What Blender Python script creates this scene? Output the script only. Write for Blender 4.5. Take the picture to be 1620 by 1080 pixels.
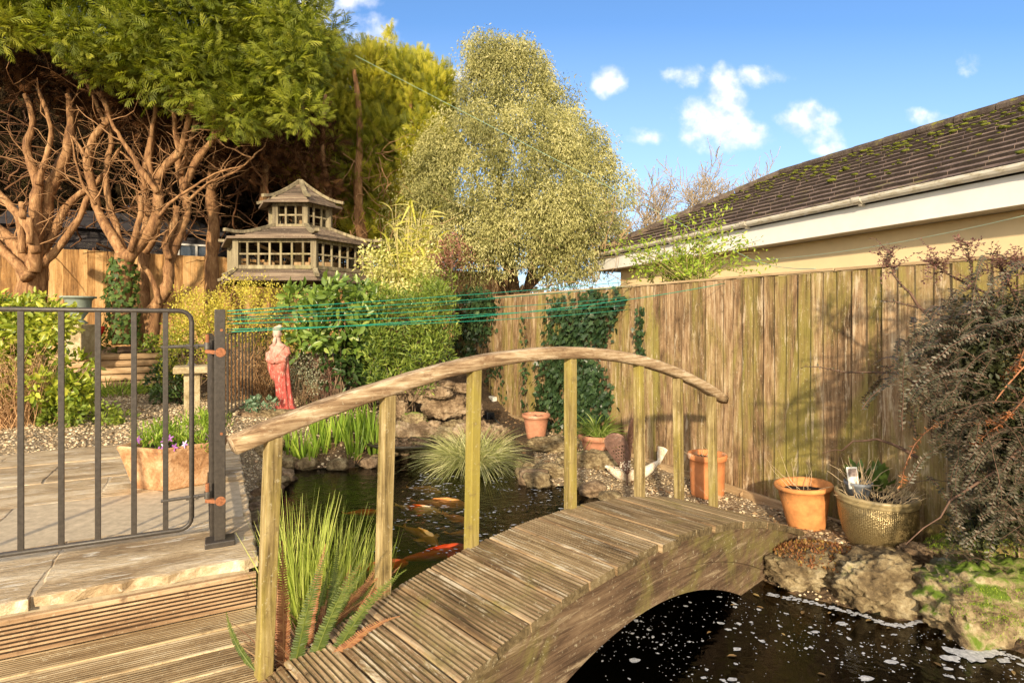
import bpy, math, random
import numpy as np
from mathutils import Vector, noise as mnoise
R = math.radians
rng = np.random.default_rng(7)
random.seed(7)
sc = bpy.context.scene
for o in list(bpy.data.objects):
    bpy.data.objects.remove(o)

# ---------------------------------------------------------------- camera
H = 1.05
F = 900.0                      # focal length in pixels of the 1620 px wide photograph
cam = bpy.data.cameras.new("camera"); camo = bpy.data.objects.new("camera", cam)
sc.collection.objects.link(camo); sc.camera = camo
camo.location = (0, 0, H); camo.rotation_euler = (R(90), 0, 0)
cam.sensor_width = 36; cam.lens = 20.0; cam.shift_y = -35.0/1620
cam.clip_end = 2000; cam.clip_start = 0.05
# ---------------------------------------------------------------- world
SUN = Vector((-0.15, -1.0, 0.33)).normalized()        # towards the sun
world = bpy.data.worlds.new("World"); sc.world = world; world.use_nodes = True
nt = world.node_tree; N_ = nt.nodes; L_ = nt.links
bg = N_["Background"]
sky = N_.new("ShaderNodeTexSky"); sky.sky_type = 'NISHITA'; sky.sun_disc = False
sky.sun_elevation = math.asin(SUN.z); sky.sun_rotation = math.atan2(SUN.x, SUN.y) % (2*math.pi)
sky.altitude = 0; sky.air_density = 1.0; sky.dust_density = 0.6; sky.ozone_density = 2.5
def wn(t, **k):
    n = N_.new(t)
    for a, v in k.items(): setattr(n, a, v)
    return n
def wm(op, a, b=None, clamp=False):
    n = wn("ShaderNodeMath", operation=op, use_clamp=clamp)
    for i, v in enumerate((a, b)):
        if v is None: continue
        if isinstance(v, (int, float)): n.inputs[i].default_value = v
        else: L_.new(v, n.inputs[i])
    return n.outputs[0]
tc = wn("ShaderNodeTexCoord"); sep = wn("ShaderNodeSeparateXYZ"); L_.new(tc.outputs["Generated"], sep.inputs[0])
ysafe = wm('MAXIMUM', sep.outputs[1], 0.05)
gx = wm('DIVIDE', sep.outputs[0], ysafe); gz = wm('DIVIDE', sep.outputs[2], ysafe)
comb = wn("ShaderNodeCombineXYZ"); L_.new(gx, comb.inputs[0]); L_.new(gz, comb.inputs[1])
nz = wn("ShaderNodeTexNoise"); nz.inputs["Scale"].default_value = 9; nz.inputs["Detail"].default_value = 10; nz.inputs["Roughness"].default_value = 0.6
L_.new(comb.outputs[0], nz.inputs["Vector"])
nzb = wn("ShaderNodeTexNoise"); nzb.inputs["Scale"].default_value = 26; nzb.inputs["Detail"].default_value = 6
L_.new(comb.outputs[0], nzb.inputs["Vector"])
blobs = [(963,128,27,25,1),(1078,122,44,22,1),(1145,152,34,42,1),(1118,192,60,46,1),(1180,218,46,26,1),(1205,123,42,17,.7),
         (1276,186,52,26,.95),(1312,214,34,16,.6),(1475,184,42,15,.65),(1032,214,34,15,.6),(1320,232,28,12,.5),(1535,105,18,14,.3),
         (478,22,75,42,1.1),(575,48,70,26,.6),(712,150,40,40,.6),(540,0,60,20,.6)]
acc = None
for (bx, by, rx, ry, s) in blobs:
    dx = wm('MULTIPLY', wm('SUBTRACT', gx, (bx-810)/F), F/rx)
    dz = wm('MULTIPLY', wm('SUBTRACT', gz, (505-by)/F), F/ry)
    r2 = wm('ADD', wm('MULTIPLY', dx, dx), wm('MULTIPLY', dz, dz))
    v = wm('MULTIPLY', wm('SUBTRACT', 1.15, r2), s)
    acc = v if acc is None else wm('MAXIMUM', acc, v)
acc = wm('MAXIMUM', acc, -2.0)
nn = wm('MULTIPLY', wm('SUBTRACT', nz.outputs[0], 0.5), 5.0)
nn = wm('ADD', nn, wm('MULTIPLY', wm('SUBTRACT', nzb.outputs[0], 0.5), 1.6))
den = wn("ShaderNodeMapRange"); den.interpolation_type = 'SMOOTHSTEP'
L_.new(wm('ADD', acc, nn), den.inputs[0]); den.inputs[1].default_value = -0.2; den.inputs[2].default_value = 1.7
front = wm('GREATER_THAN', sep.outputs[1], 0.06)
cl = wm('MULTIPLY', den.outputs[0], front)
# thin high haze bank near the horizon and a few streaks
haz = wn("ShaderNodeMapRange"); L_.new(gz, haz.inputs[0]); haz.inputs[1].default_value = 0.52; haz.inputs[2].default_value = 0.0
haz.inputs[3].default_value = 0.0; haz.inputs[4].default_value = 0.62
tint = wn("ShaderNodeMix", data_type='RGBA', blend_type='MULTIPLY'); tint.inputs[0].default_value = 1
L_.new(sky.outputs[0], tint.inputs[6]); tint.inputs[7].default_value = (0.74, 0.93, 1.12, 1)
mixh = wn("ShaderNodeMix", data_type='RGBA'); L_.new(wm('MULTIPLY', haz.outputs[0], front), mixh.inputs[0]); L_.new(tint.outputs[2], mixh.inputs[6])
mixh.inputs[7].default_value = (3.9, 4.6, 5.6, 1)
cc = wn("ShaderNodeMix", data_type='RGBA'); ccr = wn('ShaderNodeMapRange'); L_.new(nzb.outputs[0], ccr.inputs[0]); ccr.inputs[1].default_value = .36; ccr.inputs[2].default_value = .60; L_.new(ccr.outputs[0], cc.inputs[0])
cc.inputs[6].default_value = (4.1, 4.5, 5.6, 1); cc.inputs[7].default_value = (6.6, 6.4, 6.6, 1)
mixc = wn("ShaderNodeMix", data_type='RGBA'); L_.new(cl, mixc.inputs[0]); L_.new(mixh.outputs[2], mixc.inputs[6]); L_.new(cc.outputs[2], mixc.inputs[7])
# warm glow added to the unseen sky behind the camera, to lift and warm shadows
back = wn("ShaderNodeMapRange"); L_.new(sep.outputs[1], back.inputs[0]); back.inputs[1].default_value = 0.0; back.inputs[2].default_value = -0.5
mixb = wn("ShaderNodeMix", data_type='RGBA'); L_.new(wm('MULTIPLY', back.outputs[0], 0.8), mixb.inputs[0]); L_.new(mixc.outputs[2], mixb.inputs[6]); mixb.inputs[7].default_value = (11.0, 9.4, 7.2, 1)
L_.new(mixb.outputs[2], bg.inputs[0]); bg.inputs[1].default_value = 0.15
sun = bpy.data.lights.new("sun", 'SUN'); suno = bpy.data.objects.new("sun", sun); sc.collection.objects.link(suno)
sun.energy = 4.0; sun.angle = R(1.5); sun.color = (1.0, 0.82, 0.57)
suno.rotation_euler = (-SUN).to_track_quat('-Z', 'Y').to_euler(); suno.location = (0, -5, 8)
sc.view_settings.view_transform = 'Standard'; sc.view_settings.look = 'None'; sc.view_settings.exposure = 0.58; sc.view_settings.gamma = 1
sc.cycles.max_bounces = 6; sc.cycles.transparent_max_bounces = 12; sc.cycles.diffuse_bounces = 3
try: sc.cycles.use_denoising = True
except Exception: pass

# ---------------------------------------------------------------- helpers
A = R(27.5); CU, SU = math.cos(A), math.sin(A)        # garden axes: u along the deck edge, v towards the back fence
def UV(u, v, z=0.0): return np.array((u*CU - v*SU, u*SU + v*CU, z))
def W(px, py, d): return np.array(((px-810)/F*d, d, H + (505-py)/F*d))
def G(px, py, z):
    d = (H - z)*F/(py-505.0); return np.array(((px-810)/F*d, d, z))

def link(o): sc.collection.objects.link(o); return o
def root(name, loc, label=None, cat=None, group=None):
    o = bpy.data.objects.new(name, None); link(o); o.location = tuple(float(c) for c in loc); o.empty_display_size = 0.1
    if label: o["label"] = label
    if cat: o["category"] = cat
    if group: o["group"] = group
    return o
def wloc(o):
    v = Vector((0, 0, 0))
    while o is not None: v = v + o.location; o = o.parent
    return v
def tag(o, label, cat, group=None, kind=None):
    if label: o["label"] = label
    if cat: o["category"] = cat
    if group: o["group"] = group
    if kind: o["kind"] = kind
    return o
def mk(name, V, Fc, mat, parent=None, loc=None, smooth=False, rnd=None, mats=None, midx=None):
    """one mesh from world-space vertices; Fc = list of faces or an (n,k) array"""
    V = np.asarray(V, dtype=np.float64).reshape(-1, 3)
    me = bpy.data.meshes.new(name)
    if loc is None:
        loc = np.array(wloc(parent)) if parent is not None else V.mean(0)
        if parent is None: loc[2] = V[:, 2].min()
    loc = np.asarray(loc, dtype=np.float64)
    Vl = V - loc
    if isinstance(Fc, np.ndarray):
        n, k = Fc.shape
        me.vertices.add(len(Vl)); me.vertices.foreach_set("co", Vl.astype(np.float32).ravel())
        me.loops.add(n*k); me.loops.foreach_set("vertex_index", Fc.astype(np.int32).ravel())
        me.polygons.add(n); me.polygons.foreach_set("loop_start", (np.arange(n)*k).astype(np.int32))
        try: me.polygons.foreach_set("loop_total", np.full(n, k, dtype=np.int32))
        except Exception: pass
        me.update(calc_edges=True); me.validate()
    else:
        me.from_pydata([tuple(p) for p in Vl], [], [tuple(int(i) for i in f) for f in Fc]); me.update()
    for m in (mats or [mat]): me.materials.append(m)
    if midx is not None: me.polygons.foreach_set("material_index", np.asarray(midx, dtype=np.int32))
    if smooth: me.polygons.foreach_set("use_smooth", np.ones(len(me.polygons), dtype=bool))
    if rnd is not None and len(rnd) == len(me.vertices):
        at = me.attributes.new("rnd", 'FLOAT', 'POINT'); at.data.foreach_set("value", np.asarray(rnd, dtype=np.float32))
    o = bpy.data.objects.new(name, me); link(o)
    if parent is not None: o.parent = parent; o.location = tuple(loc - np.array(wloc(parent)))
    else: o.location = tuple(loc)
    return o

class MB:
    """collects shapes in world space and becomes ONE mesh"""
    def __init__(s): s.v = []; s.f = []; s.m = []
    def add(s, V, Fc, m=0):
        b = len(s.v); s.v += [tuple(p) for p in V]; s.f += [tuple(i+b for i in f) for f in Fc]; s.m += [m]*len(Fc); return s
    def box(s, c, ex, ey, ez, m=0, taper=1.0):
        """c centre of the bottom; ex, ey, ez full edge vectors"""
        c, ex, ey, ez = (np.asarray(a, dtype=float) for a in (c, ex, ey, ez))
        P = [c + ex*a + ey*b for a, b in ((-.5,-.5),(.5,-.5),(.5,.5),(-.5,.5))]
        Q = [c + ez + (ex*a + ey*b)*taper for a, b in ((-.5,-.5),(.5,-.5),(.5,.5),(-.5,.5))]
        return s.add(P+Q, [(3,2,1,0),(4,5,6,7),(0,1,5,4),(1,2,6,5),(2,3,7,6),(3,0,4,7)], m)
    def bar(s, a, b, w, h=None, up=(0,0,1), m=0):
        a, b = np.asarray(a, float), np.asarray(b, float); h = h or w
        d = b-a; d = d/np.linalg.norm(d); up = np.asarray(up, float)
        if abs(np.dot(d, up)) > .98: up = np.array((1.0,0,0))
        x = np.cross(d, up); x /= np.linalg.norm(x); y = np.cross(x, d)
        P = [a + x*w*i + y*h*j for i, j in ((-.5,-.5),(.5,-.5),(.5,.5),(-.5,.5))]
        Q = [b + x*w*i + y*h*j for i, j in ((-.5,-.5),(.5,-.5),(.5,.5),(-.5,.5))]
        return s.add(P+Q, [(3,2,1,0),(4,5,6,7),(0,1,5,4),(1,2,6,5),(2,3,7,6),(3,0,4,7)], m)
    def tube(s, pts, rad, k=8, m=0, caps=True):
        pts = [np.asarray(p, float) for p in pts]
        n = len(pts); rad = [rad]*n if isinstance(rad, (int, float)) else rad
        V = []; up = np.array((0.13, 0.29, 0.95))
        for i in range(n):
            d = pts[min(i+1, n-1)] - pts[max(i-1, 0)]; d = d/(np.linalg.norm(d)+1e-9)
            x = np.cross(d, up); l = np.linalg.norm(x)
            if l < .05: x = np.cross(d, (1, 0, 0)); l = np.linalg.norm(x)
            x /= l; y = np.cross(x, d)
            for j in range(k):
                a = 2*math.pi*j/k; V.append(pts[i] + (x*math.cos(a) + y*math.sin(a))*rad[i])
        Fc = [(i*k+j, i*k+(j+1) % k, (i+1)*k+(j+1) % k, (i+1)*k+j) for i in range(n-1) for j in range(k)]
        if caps: Fc += [tuple(range(k))[::-1], tuple((n-1)*k+j for j in range(k))]
        return s.add(V, Fc, m)
    def lathe(s, c, prof, k=32, m=0, sx=1, sy=1):
        c = np.asarray(c, float); V = []
        for (r, z) in prof:
            for j in range(k):
                a = 2*math.pi*j/k; V.append(c + np.array((r*math.cos(a)*sx, r*math.sin(a)*sy, z)))
        n = len(prof)
        Fc = [(i*k+j, i*k+(j+1) % k, (i+1)*k+(j+1) % k, (i+1)*k+j) for i in range(n-1) for j in range(k)]
        Fc += [tuple(range(k))[::-1], tuple((n-1)*k+j for j in range(k))]
        return s.add(V, Fc, m)
    def prism(s, poly, off, m=0):
        """poly: list of 3-d points, extruded by off"""
        n = len(poly); P = [np.asarray(p, float) for p in poly]; Q = [p + np.asarray(off, float) for p in P]
        return s.add(P+Q, [tuple(range(n))[::-1], tuple(range(n, 2*n))] + [(i, (i+1) % n, n+(i+1) % n, n+i) for i in range(n)], m)
    def obj(s, name, mat, parent=None, loc=None, smooth=False, bevel=0, mats=None):
        o = mk(name, s.v, s.f, mat, parent, loc, smooth, mats=mats, midx=s.m if mats else None)
        if bevel:
            b = o.modifiers.new("bevel", 'BEVEL'); b.width = bevel; b.segments = 2; b.limit_method = 'ANGLE'; b.angle_limit = R(40)
        return o

def tubes(P, Rd, k=4):
    """P (n,m,3) centre lines, Rd (n,m) radii -> V, F(quads)"""
    n, m, _ = P.shape
    D = np.empty_like(P); D[:, 1:-1] = P[:, 2:]-P[:, :-2]; D[:, 0] = P[:, 1]-P[:, 0]; D[:, -1] = P[:, -1]-P[:, -2]
    D /= np.linalg.norm(D, axis=2, keepdims=True)+1e-9
    up = np.array((0.21, 0.33, 0.92)); X = np.cross(D, up); X /= np.linalg.norm(X, axis=2, keepdims=True)+1e-9; Y = np.cross(X, D)
    a = np.arange(k)*2*np.pi/k
    V = P[:, :, None] + Rd[:, :, None, None]*(X[:, :, None]*np.cos(a)[:, None] + Y[:, :, None]*np.sin(a)[:, None])
    idx = np.arange(n*m*k).reshape(n, m, k); j2 = np.roll(idx, -1, axis=2)
    Fq = np.stack((idx[:, :-1], j2[:, :-1], j2[:, 1:], idx[:, 1:]), -1).reshape(-1, 4)
    return V.reshape(-1, 3), Fq

def unit(v): return v/(np.linalg.norm(v, axis=-1, keepdims=True)+1e-9)
# leaf templates: (along, side, up) vertices and triangles
T_OVAL = (np.array([(0,0,0),(.3,.2,.05),(.7,.17,.04),(1,0,-.08),(.7,-.17,.04),(.3,-.2,.05),(.5,0,-.03)], float),
          np.array([(0,1,6),(1,2,6),(2,3,6),(3,4,6),(4,5,6),(5,0,6)]))
T_SLIM = (np.array([(0,0,0),(.45,.13,.05),(1,0,-.05),(.45,-.13,.05)], float), np.array([(0,1,2),(0,2,3)]))
T_RHOM = (np.array([(0,0,0),(.45,.26,.06),(1,0,-.05),(.45,-.26,.06)], float), np.array([(0,1,2),(0,2,3)]))
def _spray():
    v = []; f = []
    for t, s, l in ((0,0,1.0),(.12,.7,.42),(.12,-.7,.42),(.32,.6,.46),(.32,-.6,.46),(.52,.5,.4),(.52,-.5,.4),(.7,.4,.28),(.7,-.4,.28)):
        d = np.array((1.0, s*1.1, 0)); d /= np.linalg.norm(d); q = np.array((-d[1], d[0], 0))
        b = np.array((t, 0, 0)); z = np.array((0, 0, -.16*abs(s))); w = .032
        n = len(v); v += [b-q*w*.6, b+d*l*.5+q*w+z*.4, b+d*l+z+np.array((0,0,-.04)), b+d*l*.5-q*w+z*.4]
        f += [(n, n+2, n+1), (n, n+3, n+2)]
    return np.array(v), np.array(f)
T_SPRAY = _spray()
T_IVY = (np.array([(0,0,0),(-.12,.3,.02),(.2,.28,0),(.35,.5,-.04),(.55,.24,.02),(1,0,-.05),(.55,-.24,.02),(.35,-.5,-.04),(.2,-.28,0),(-.12,-.3,.02),(.35,0,.03)], float),
         np.array([(10,i,i+1) for i in range(9)] + [(10,9,0)]))
def leaves(P, D, N, size, tmpl):
    """returns V, F, leaf index per vertex"""
    D = unit(D); S = unit(np.cross(N, D)); Nn = np.cross(D, S)
    tv, tf = tmpl; n = len(P); k = len(tv); size = np.broadcast_to(size, (n,))
    V = P[:, None] + size[:, None, None]*(D[:, None]*tv[None, :, 0:1] + S[:, None]*tv[None, :, 1:2] + Nn[:, None]*tv[None, :, 2:3])
    Fc = (np.arange(n)*k)[:, None, None] + tf[None]
    return V.reshape(-1, 3), Fc.reshape(-1, 3), np.repeat(np.arange(n), k)
def rand_unit(n):
    v = rng.normal(size=(n, 3)); return unit(v)
def leafobj(name, P, D, N, size, tmpl, mat, parent=None, rnd=None, loc=None):
    V, Fc, li = leaves(P, D, N, size, tmpl)
    if rnd is None: rnd = rng.random(len(P))
    return mk(name, V, Fc, mat, parent, loc, rnd=np.asarray(rnd)[li])
def cloud(centres, rad, per, shell=.5, squash=1.0):
    """points spread in clumps; returns P, outward"""
    c = np.repeat(np.asarray(centres, float), per, axis=0); r = np.repeat(np.broadcast_to(rad, (len(centres),)), per)
    u = rand_unit(len(c)); rr = 1 - shell*rng.random(len(c))**1.5
    o = u*(r*rr)[:, None]; o[:, 2] *= squash
    return c+o, u
def blades(P0, D0, length, width, n_seg=5, droop=.5, side=None, taper=1.0):
    """grass blades as ribbons: V, F, index"""
    n = len(P0); length = np.broadcast_to(length, (n,)); width = np.broadcast_to(width, (n,)); droop = np.broadcast_to(droop, (n,))
    D0 = unit(D0); t = np.linspace(0, 1, n_seg)
    hor = D0.copy(); hor[:, 2] = 0; hor = unit(hor + 1e-4)
    C = P0[:, None] + D0[:, None]*(length[:, None]*t)[..., None]
    C[:, :, 2] -= (droop*length)[:, None]*t**2*.6
    C += hor[:, None]*((droop*length)[:, None]*t**2*.35)[..., None]
    S = side if side is not None else unit(np.cross(D0, rand_unit(n)))
    w = width[:, None]*(1 - t**2.2*taper)*.5 + .0004
    V = np.stack((C - S[:, None]*w[..., None], C + S[:, None]*w[..., None]), 2)
    idx = np.arange(n*n_seg*2).reshape(n, n_seg, 2)
    Fq = np.stack((idx[:, :-1, 0], idx[:, :-1, 1], idx[:, 1:, 1], idx[:, 1:, 0]), -1).reshape(-1, 4)
    return V.reshape(-1, 3), Fq, np.repeat(np.arange(n), n_seg*2)
def fract(p, s=1.0, oct=4):
    return mnoise.fractal(Vector((p[0]*s, p[1]*s, p[2]*s)), 1.0, 2.0, oct)
def ico(sub):
    import bmesh
    bm = bmesh.new(); bmesh.ops.create_icosphere(bm, subdivisions=sub, radius=1)
    V = np.array([v.co[:] for v in bm.verts]); Fc = [tuple(v.index for v in f.verts) for f in bm.faces]; bm.free(); return V, Fc
ICO = {i: ico(i) for i in (1, 2, 3, 4, 5)}

# ---------------------------------------------------------------- materials
class NT:
    def __init__(s, name):
        s.m = bpy.data.materials.new(name); s.m.use_nodes = True; s.t = s.m.node_tree; s.b = s.t.nodes["Principled BSDF"]; s.out = s.t.nodes["Material Output"]
    def n(s, t, ins=None, **k):
        x = s.t.nodes.new(t)
        for a, v in k.items(): setattr(x, a, v)
        for i, v in (ins or {}).items():
            if hasattr(v, "is_linked") or isinstance(v, bpy.types.NodeSocket): s.t.links.new(v, x.inputs[i])
            else: x.inputs[i].default_value = v
        return x
    def l(s, a, b): s.t.links.new(a, b)
    def ramp(s, fac, cols):
        r = s.t.nodes.new("ShaderNodeValToRGB"); e = r.color_ramp.elements
        while len(e) < len(cols): e.new(.5)
        for i, (p, c) in enumerate(cols): e[i].position = p; e[i].color = (*c, 1)
        s.l(fac, r.inputs[0]); return r.outputs[0]
    def mix(s, f, a, b, mode='MIX'):
        x = s.t.nodes.new("ShaderNodeMix"); x.data_type = 'RGBA'; x.blend_type = mode
        for i, v in ((0, f), (6, a), (7, b)):
            if isinstance(v, bpy.types.NodeSocket): s.l(v, x.inputs[i])
            elif isinstance(v, tuple): x.inputs[i].default_value = (*v, 1) if len(v) == 3 else v
            else: x.inputs[i].default_value = v
        return x.outputs[2]
    def math(s, op, a, b=0.0, clamp=False):
        return s.n("ShaderNodeMath", {0: a, 1: b}, operation=op, use_clamp=clamp).outputs[0]
    def coord(s, stretch=(1, 1, 1), rot=0.0, kind="Object"):
        c = s.n("ShaderNodeTexCoord").outputs[kind]
        r = s.n("ShaderNodeVectorRotate", {0: c, "Angle": -rot}, rotation_type='Z_AXIS').outputs[0]
        return s.n("ShaderNodeVectorMath", {0: r, 1: stretch}, operation='MULTIPLY').outputs[0]
    def noise(s, vec, scale, detail=6, rough=.6, dist=0.0):
        return s.n("ShaderNodeTexNoise", {"Vector": vec, "Scale": scale, "Detail": detail, "Roughness": rough, "Distortion": dist}).outputs[0]
    def bump(s, h, strength=.4, dist=.02):
        b = s.n("ShaderNodeBump", {"Strength": strength, "Distance": dist, "Height": h}); s.l(b.outputs[0], s.b.inputs["Normal"]); return b
    def attr(s, name="rnd"): return s.n("ShaderNodeAttribute", attribute_name=name).outputs["Fac"]

def wood(name, cols, rot=0.0, along=0, grain=60, patch=3.0, algae=None, algae_amt=.5, streak=None, rough=.82, bump=.5, island=.35, stain=None):
    """weathered timber: grain runs along local axis `along` after turning by rot"""
    t = NT(name); st = [1.0, 1.0, 1.0]; st[along] = .045
    v = t.coord(tuple(st), rot)
    ri = t.n("ShaderNodeNewGeometry").outputs["Random Per Island"]
    off = t.n("ShaderNodeCombineXYZ", {0: t.math('MULTIPLY', ri, 37.0), 1: t.math('MULTIPLY', ri, 11.0), 2: t.math('MULTIPLY', ri, 23.0)}).outputs[0]
    v2 = t.n("ShaderNodeVectorMath", {0: v, 1: off}, operation='ADD').outputs[0]
    g = t.noise(v2, grain, 8, .7, .6)
    st2 = [1.0, 1.0, 1.0]; st2[along] = .3
    p = t.noise(t.n("ShaderNodeVectorMath", {0: t.coord(tuple(st2), rot), 1: off}, operation='ADD').outputs[0], patch*2.2, 7, .65, .4)
    f = t.math('ADD', t.math('MULTIPLY', g, .55), t.math('MULTIPLY', p, .45))
    f = t.math('ADD', t.math('MULTIPLY', t.math('SUBTRACT', f, .5), 1.45), .5)
    f = t.math('ADD', f, t.math('MULTIPLY', t.math('SUBTRACT', ri, .5), island*.4))
    c = t.ramp(f, [(x, col) for x, col in cols])
    if algae:
        an = t.noise(t.coord((1, 1, 1) if along != 2 else (1, 1, .22), rot), 2.6, 7, .7, .8)
        am = t.n("ShaderNodeMapRange", {0: an, 1: .62-.3*algae_amt, 2: .82-.3*algae_amt}, interpolation_type='SMOOTHSTEP').outputs[0]
        c = t.mix(t.math('MULTIPLY', am, t.math('ADD', .35, g)), c, algae)
    if streak:
        st3 = [1.0, 1.0, 1.0]; st3[along] = .12
        sn = t.noise(t.n("ShaderNodeVectorMath", {0: t.coord(tuple(st3), rot), 1: off}, operation='ADD').outputs[0], 21, 8, .75, .4)
        sm = t.n("ShaderNodeMapRange", {0: sn, 1: .56, 2: .63}).outputs[0]
        c = t.mix(t.math('MULTIPLY', sm, .75), c, streak)
    lm = t.n("ShaderNodeMapRange", {0: t.noise(t.coord((1, 1, 1), rot), 55, 4, .75), 1: .60, 2: .68}).outputs[0]
    c = t.mix(t.math('MULTIPLY', lm, .45), c, (.62, .57, .40))
    if stain:
        sn = t.noise(t.coord((1, 1, 1), rot), 14, 9, .75); sm = t.n("ShaderNodeMapRange", {0: sn, 1: .55, 2: .72}).outputs[0]
        c = t.mix(sm, c, stain)
    t.l(c, t.b.inputs["Base Color"]); t.b.inputs["Roughness"].default_value = rough
    t.b.inputs["Specular IOR Level"].default_value = .25
    t.bump(t.math('ADD', g, t.math('MULTIPLY', p, .5)), bump, .006)
    return t.m

def stone(name, cols, scale=6, moss=None, moss_at=.55, bump=.7, rough=.9, stretch=(1, 1, 1), rot=0., fine=40, moss_up=True):
    t = NT(name); v = t.coord(stretch, rot)
    a = t.noise(v, scale, 10, .68, .5); b = t.noise(v, fine, 6, .7)
    f = t.math('ADD', t.math('MULTIPLY', a, .7), t.math('MULTIPLY', b, .3))
    f = t.math('ADD', t.math('MULTIPLY', t.math('SUBTRACT', f, .5), 1.8), .5)
    c = t.ramp(f, cols)
    if moss:
        mn = t.noise(t.coord(), 5.5, 9, .72, .4)
        if moss_up:
            nz_ = t.n("ShaderNodeSeparateXYZ", {0: t.n("ShaderNodeNewGeometry").outputs["Normal"]}).outputs[2]
            mn = t.math('ADD', mn, t.math('MULTIPLY', nz_, .12))
        mm = t.n("ShaderNodeMapRange", {0: mn, 1: moss_at, 2: moss_at+.1}).outputs[0]
        mc = t.mix(b, moss, tuple(min(1, q*2.2) for q in moss))
        c = t.mix(mm, c, mc)
    t.l(c, t.b.inputs["Base Color"]); t.b.inputs["Roughness"].default_value = rough; t.b.inputs["Specular IOR Level"].default_value = .3
    t.bump(t.math('ADD', a, t.math('MULTIPLY', b, .5)), bump, .03)
    return t.m

def leafmat(name, cols, trans=.35, rough=.5, spec=.35, transcol=None):
    t = NT(name); r = t.attr()
    g = t.noise(t.coord(), 3.0, 4, .6)
    f = t.math('ADD', t.math('MULTIPLY', r, .75), t.math('MULTIPLY', g, .3), True)
    c = t.ramp(f, cols); t.l(c, t.b.inputs["Base Color"]); t.b.inputs["Roughness"].default_value = rough
    t.b.inputs["Specular IOR Level"].default_value = spec
    tr = t.n("ShaderNodeBsdfTranslucent"); t.l(t.mix(1.0, c, transcol or (1.15, 1.2, .6), 'MULTIPLY'), tr.inputs[0])
    mx = t.n("ShaderNodeMixShader", {0: trans}); t.l(t.b.outputs[0], mx.inputs[1]); t.l(tr.outputs[0], mx.inputs[2]); t.l(mx.outputs[0], t.out.inputs[0])
    return t.m

def plain(name, col, rough=.6, metal=0.0, var=.25, scale=20, bump=.15, spec=.4, col2=None, at=.55, dist=.004):
    t = NT(name); v = t.coord(); a = t.noise(v, scale, 8, .65)
    lo = tuple(q*(1-var) for q in col); hi = tuple(min(1, q*(1+var)) for q in col)
    c = t.ramp(a, [(.3, lo), (.7, hi)])
    if col2:
        b = t.noise(v, scale*.4, 9, .72, .5); m = t.n("ShaderNodeMapRange", {0: b, 1: at, 2: at+.07}).outputs[0]; c = t.mix(m, c, col2)
    t.l(c, t.b.inputs["Base Color"]); t.b.inputs["Roughness"].default_value = rough; t.b.inputs["Metallic"].default_value = metal
    t.b.inputs["Specular IOR Level"].default_value = spec
    t.bump(a, bump, dist)
    return t.m

# ================================================================ GROUND
ctrl = np.array([(1.6,4.7,-.40),(0.6,5.6,-.38),(0,8,-.36),(-.9,8.2,-.3),(2.2,3.4,-.34),(2.9,2.3,-.33),(2.5,3.0,-.33),(-2.2,6.0,-.2),(-2.67,6.6,-.03),(-3.4,6,0),(-5,6,0),
 (-7,6,0),(-4,7.6,0),(-5.5,7.6,0),(-1.2,7.6,-.1),(-1.5,8.6,.25),(-1,10,.2),(-6,9.4,.52),(-4,9.4,.5),(-2.5,9,.4),(-8,12,.6),(-8,9,.5),(0,13,.0),(6,8,-.4),(6,3,-.4),(8,20,-.2),(0,30,.3),(-20,20,.6),
 (-2,4.5,-.2),(.3,6.9,-.38),(.9,6.1,-.39),(.4,6.3,-.40),(-1.2,2.6,-.3),(-1.0,2.0,-.32),(1.4,4.1,-.41),(.8,5.0,-.40),(3,-3,-.4),(-5,3,-.3),(-2.5,8,.05)])
pond = np.array([(-1.0,2.45),(-1.5,3.4),(-1.92,4.35),(-2.15,5.2),(-2.25,5.75),(-1.75,5.65),(-1.35,5.9),(-1.3,6.35),(-.75,6.45),(-.3,6.2),(.1,5.7),(.2,5.15),(.46,5.08),(.8,4.75),(1.0,4.3),
 (1.12,3.9),(1.22,3.55),(1.38,3.3),(1.53,3.08),(1.73,2.95),(1.86,2.86),(1.98,2.83),(2.03,2.78),(2.16,2.64),(2.3,2.5),(2.7,2.2),(3.2,1.6),(3.2,.2),(1.2,.0),(-.2,1.0),(-.62,1.75),(-.72,2.2)])
def inpoly(x, y, P):
    ins = np.zeros(x.shape, bool); n = len(P); dist = np.full(x.shape, 1e9)
    for i in range(n):
        x1, y1 = P[i]; x2, y2 = P[(i+1) % n]
        c = ((y1 > y) != (y2 > y)) & (x < (x2-x1)*(y-y1)/((y2-y1) if y2 != y1 else 1e-9)+x1); ins ^= c
        t = np.clip(((x-x1)*(x2-x1)+(y-y1)*(y2-y1))/((x2-x1)**2+(y2-y1)**2), 0, 1)
        dist = np.minimum(dist, np.hypot(x-(x1+t*(x2-x1)), y-(y1+t*(y2-y1))))
    return ins, dist
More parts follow.
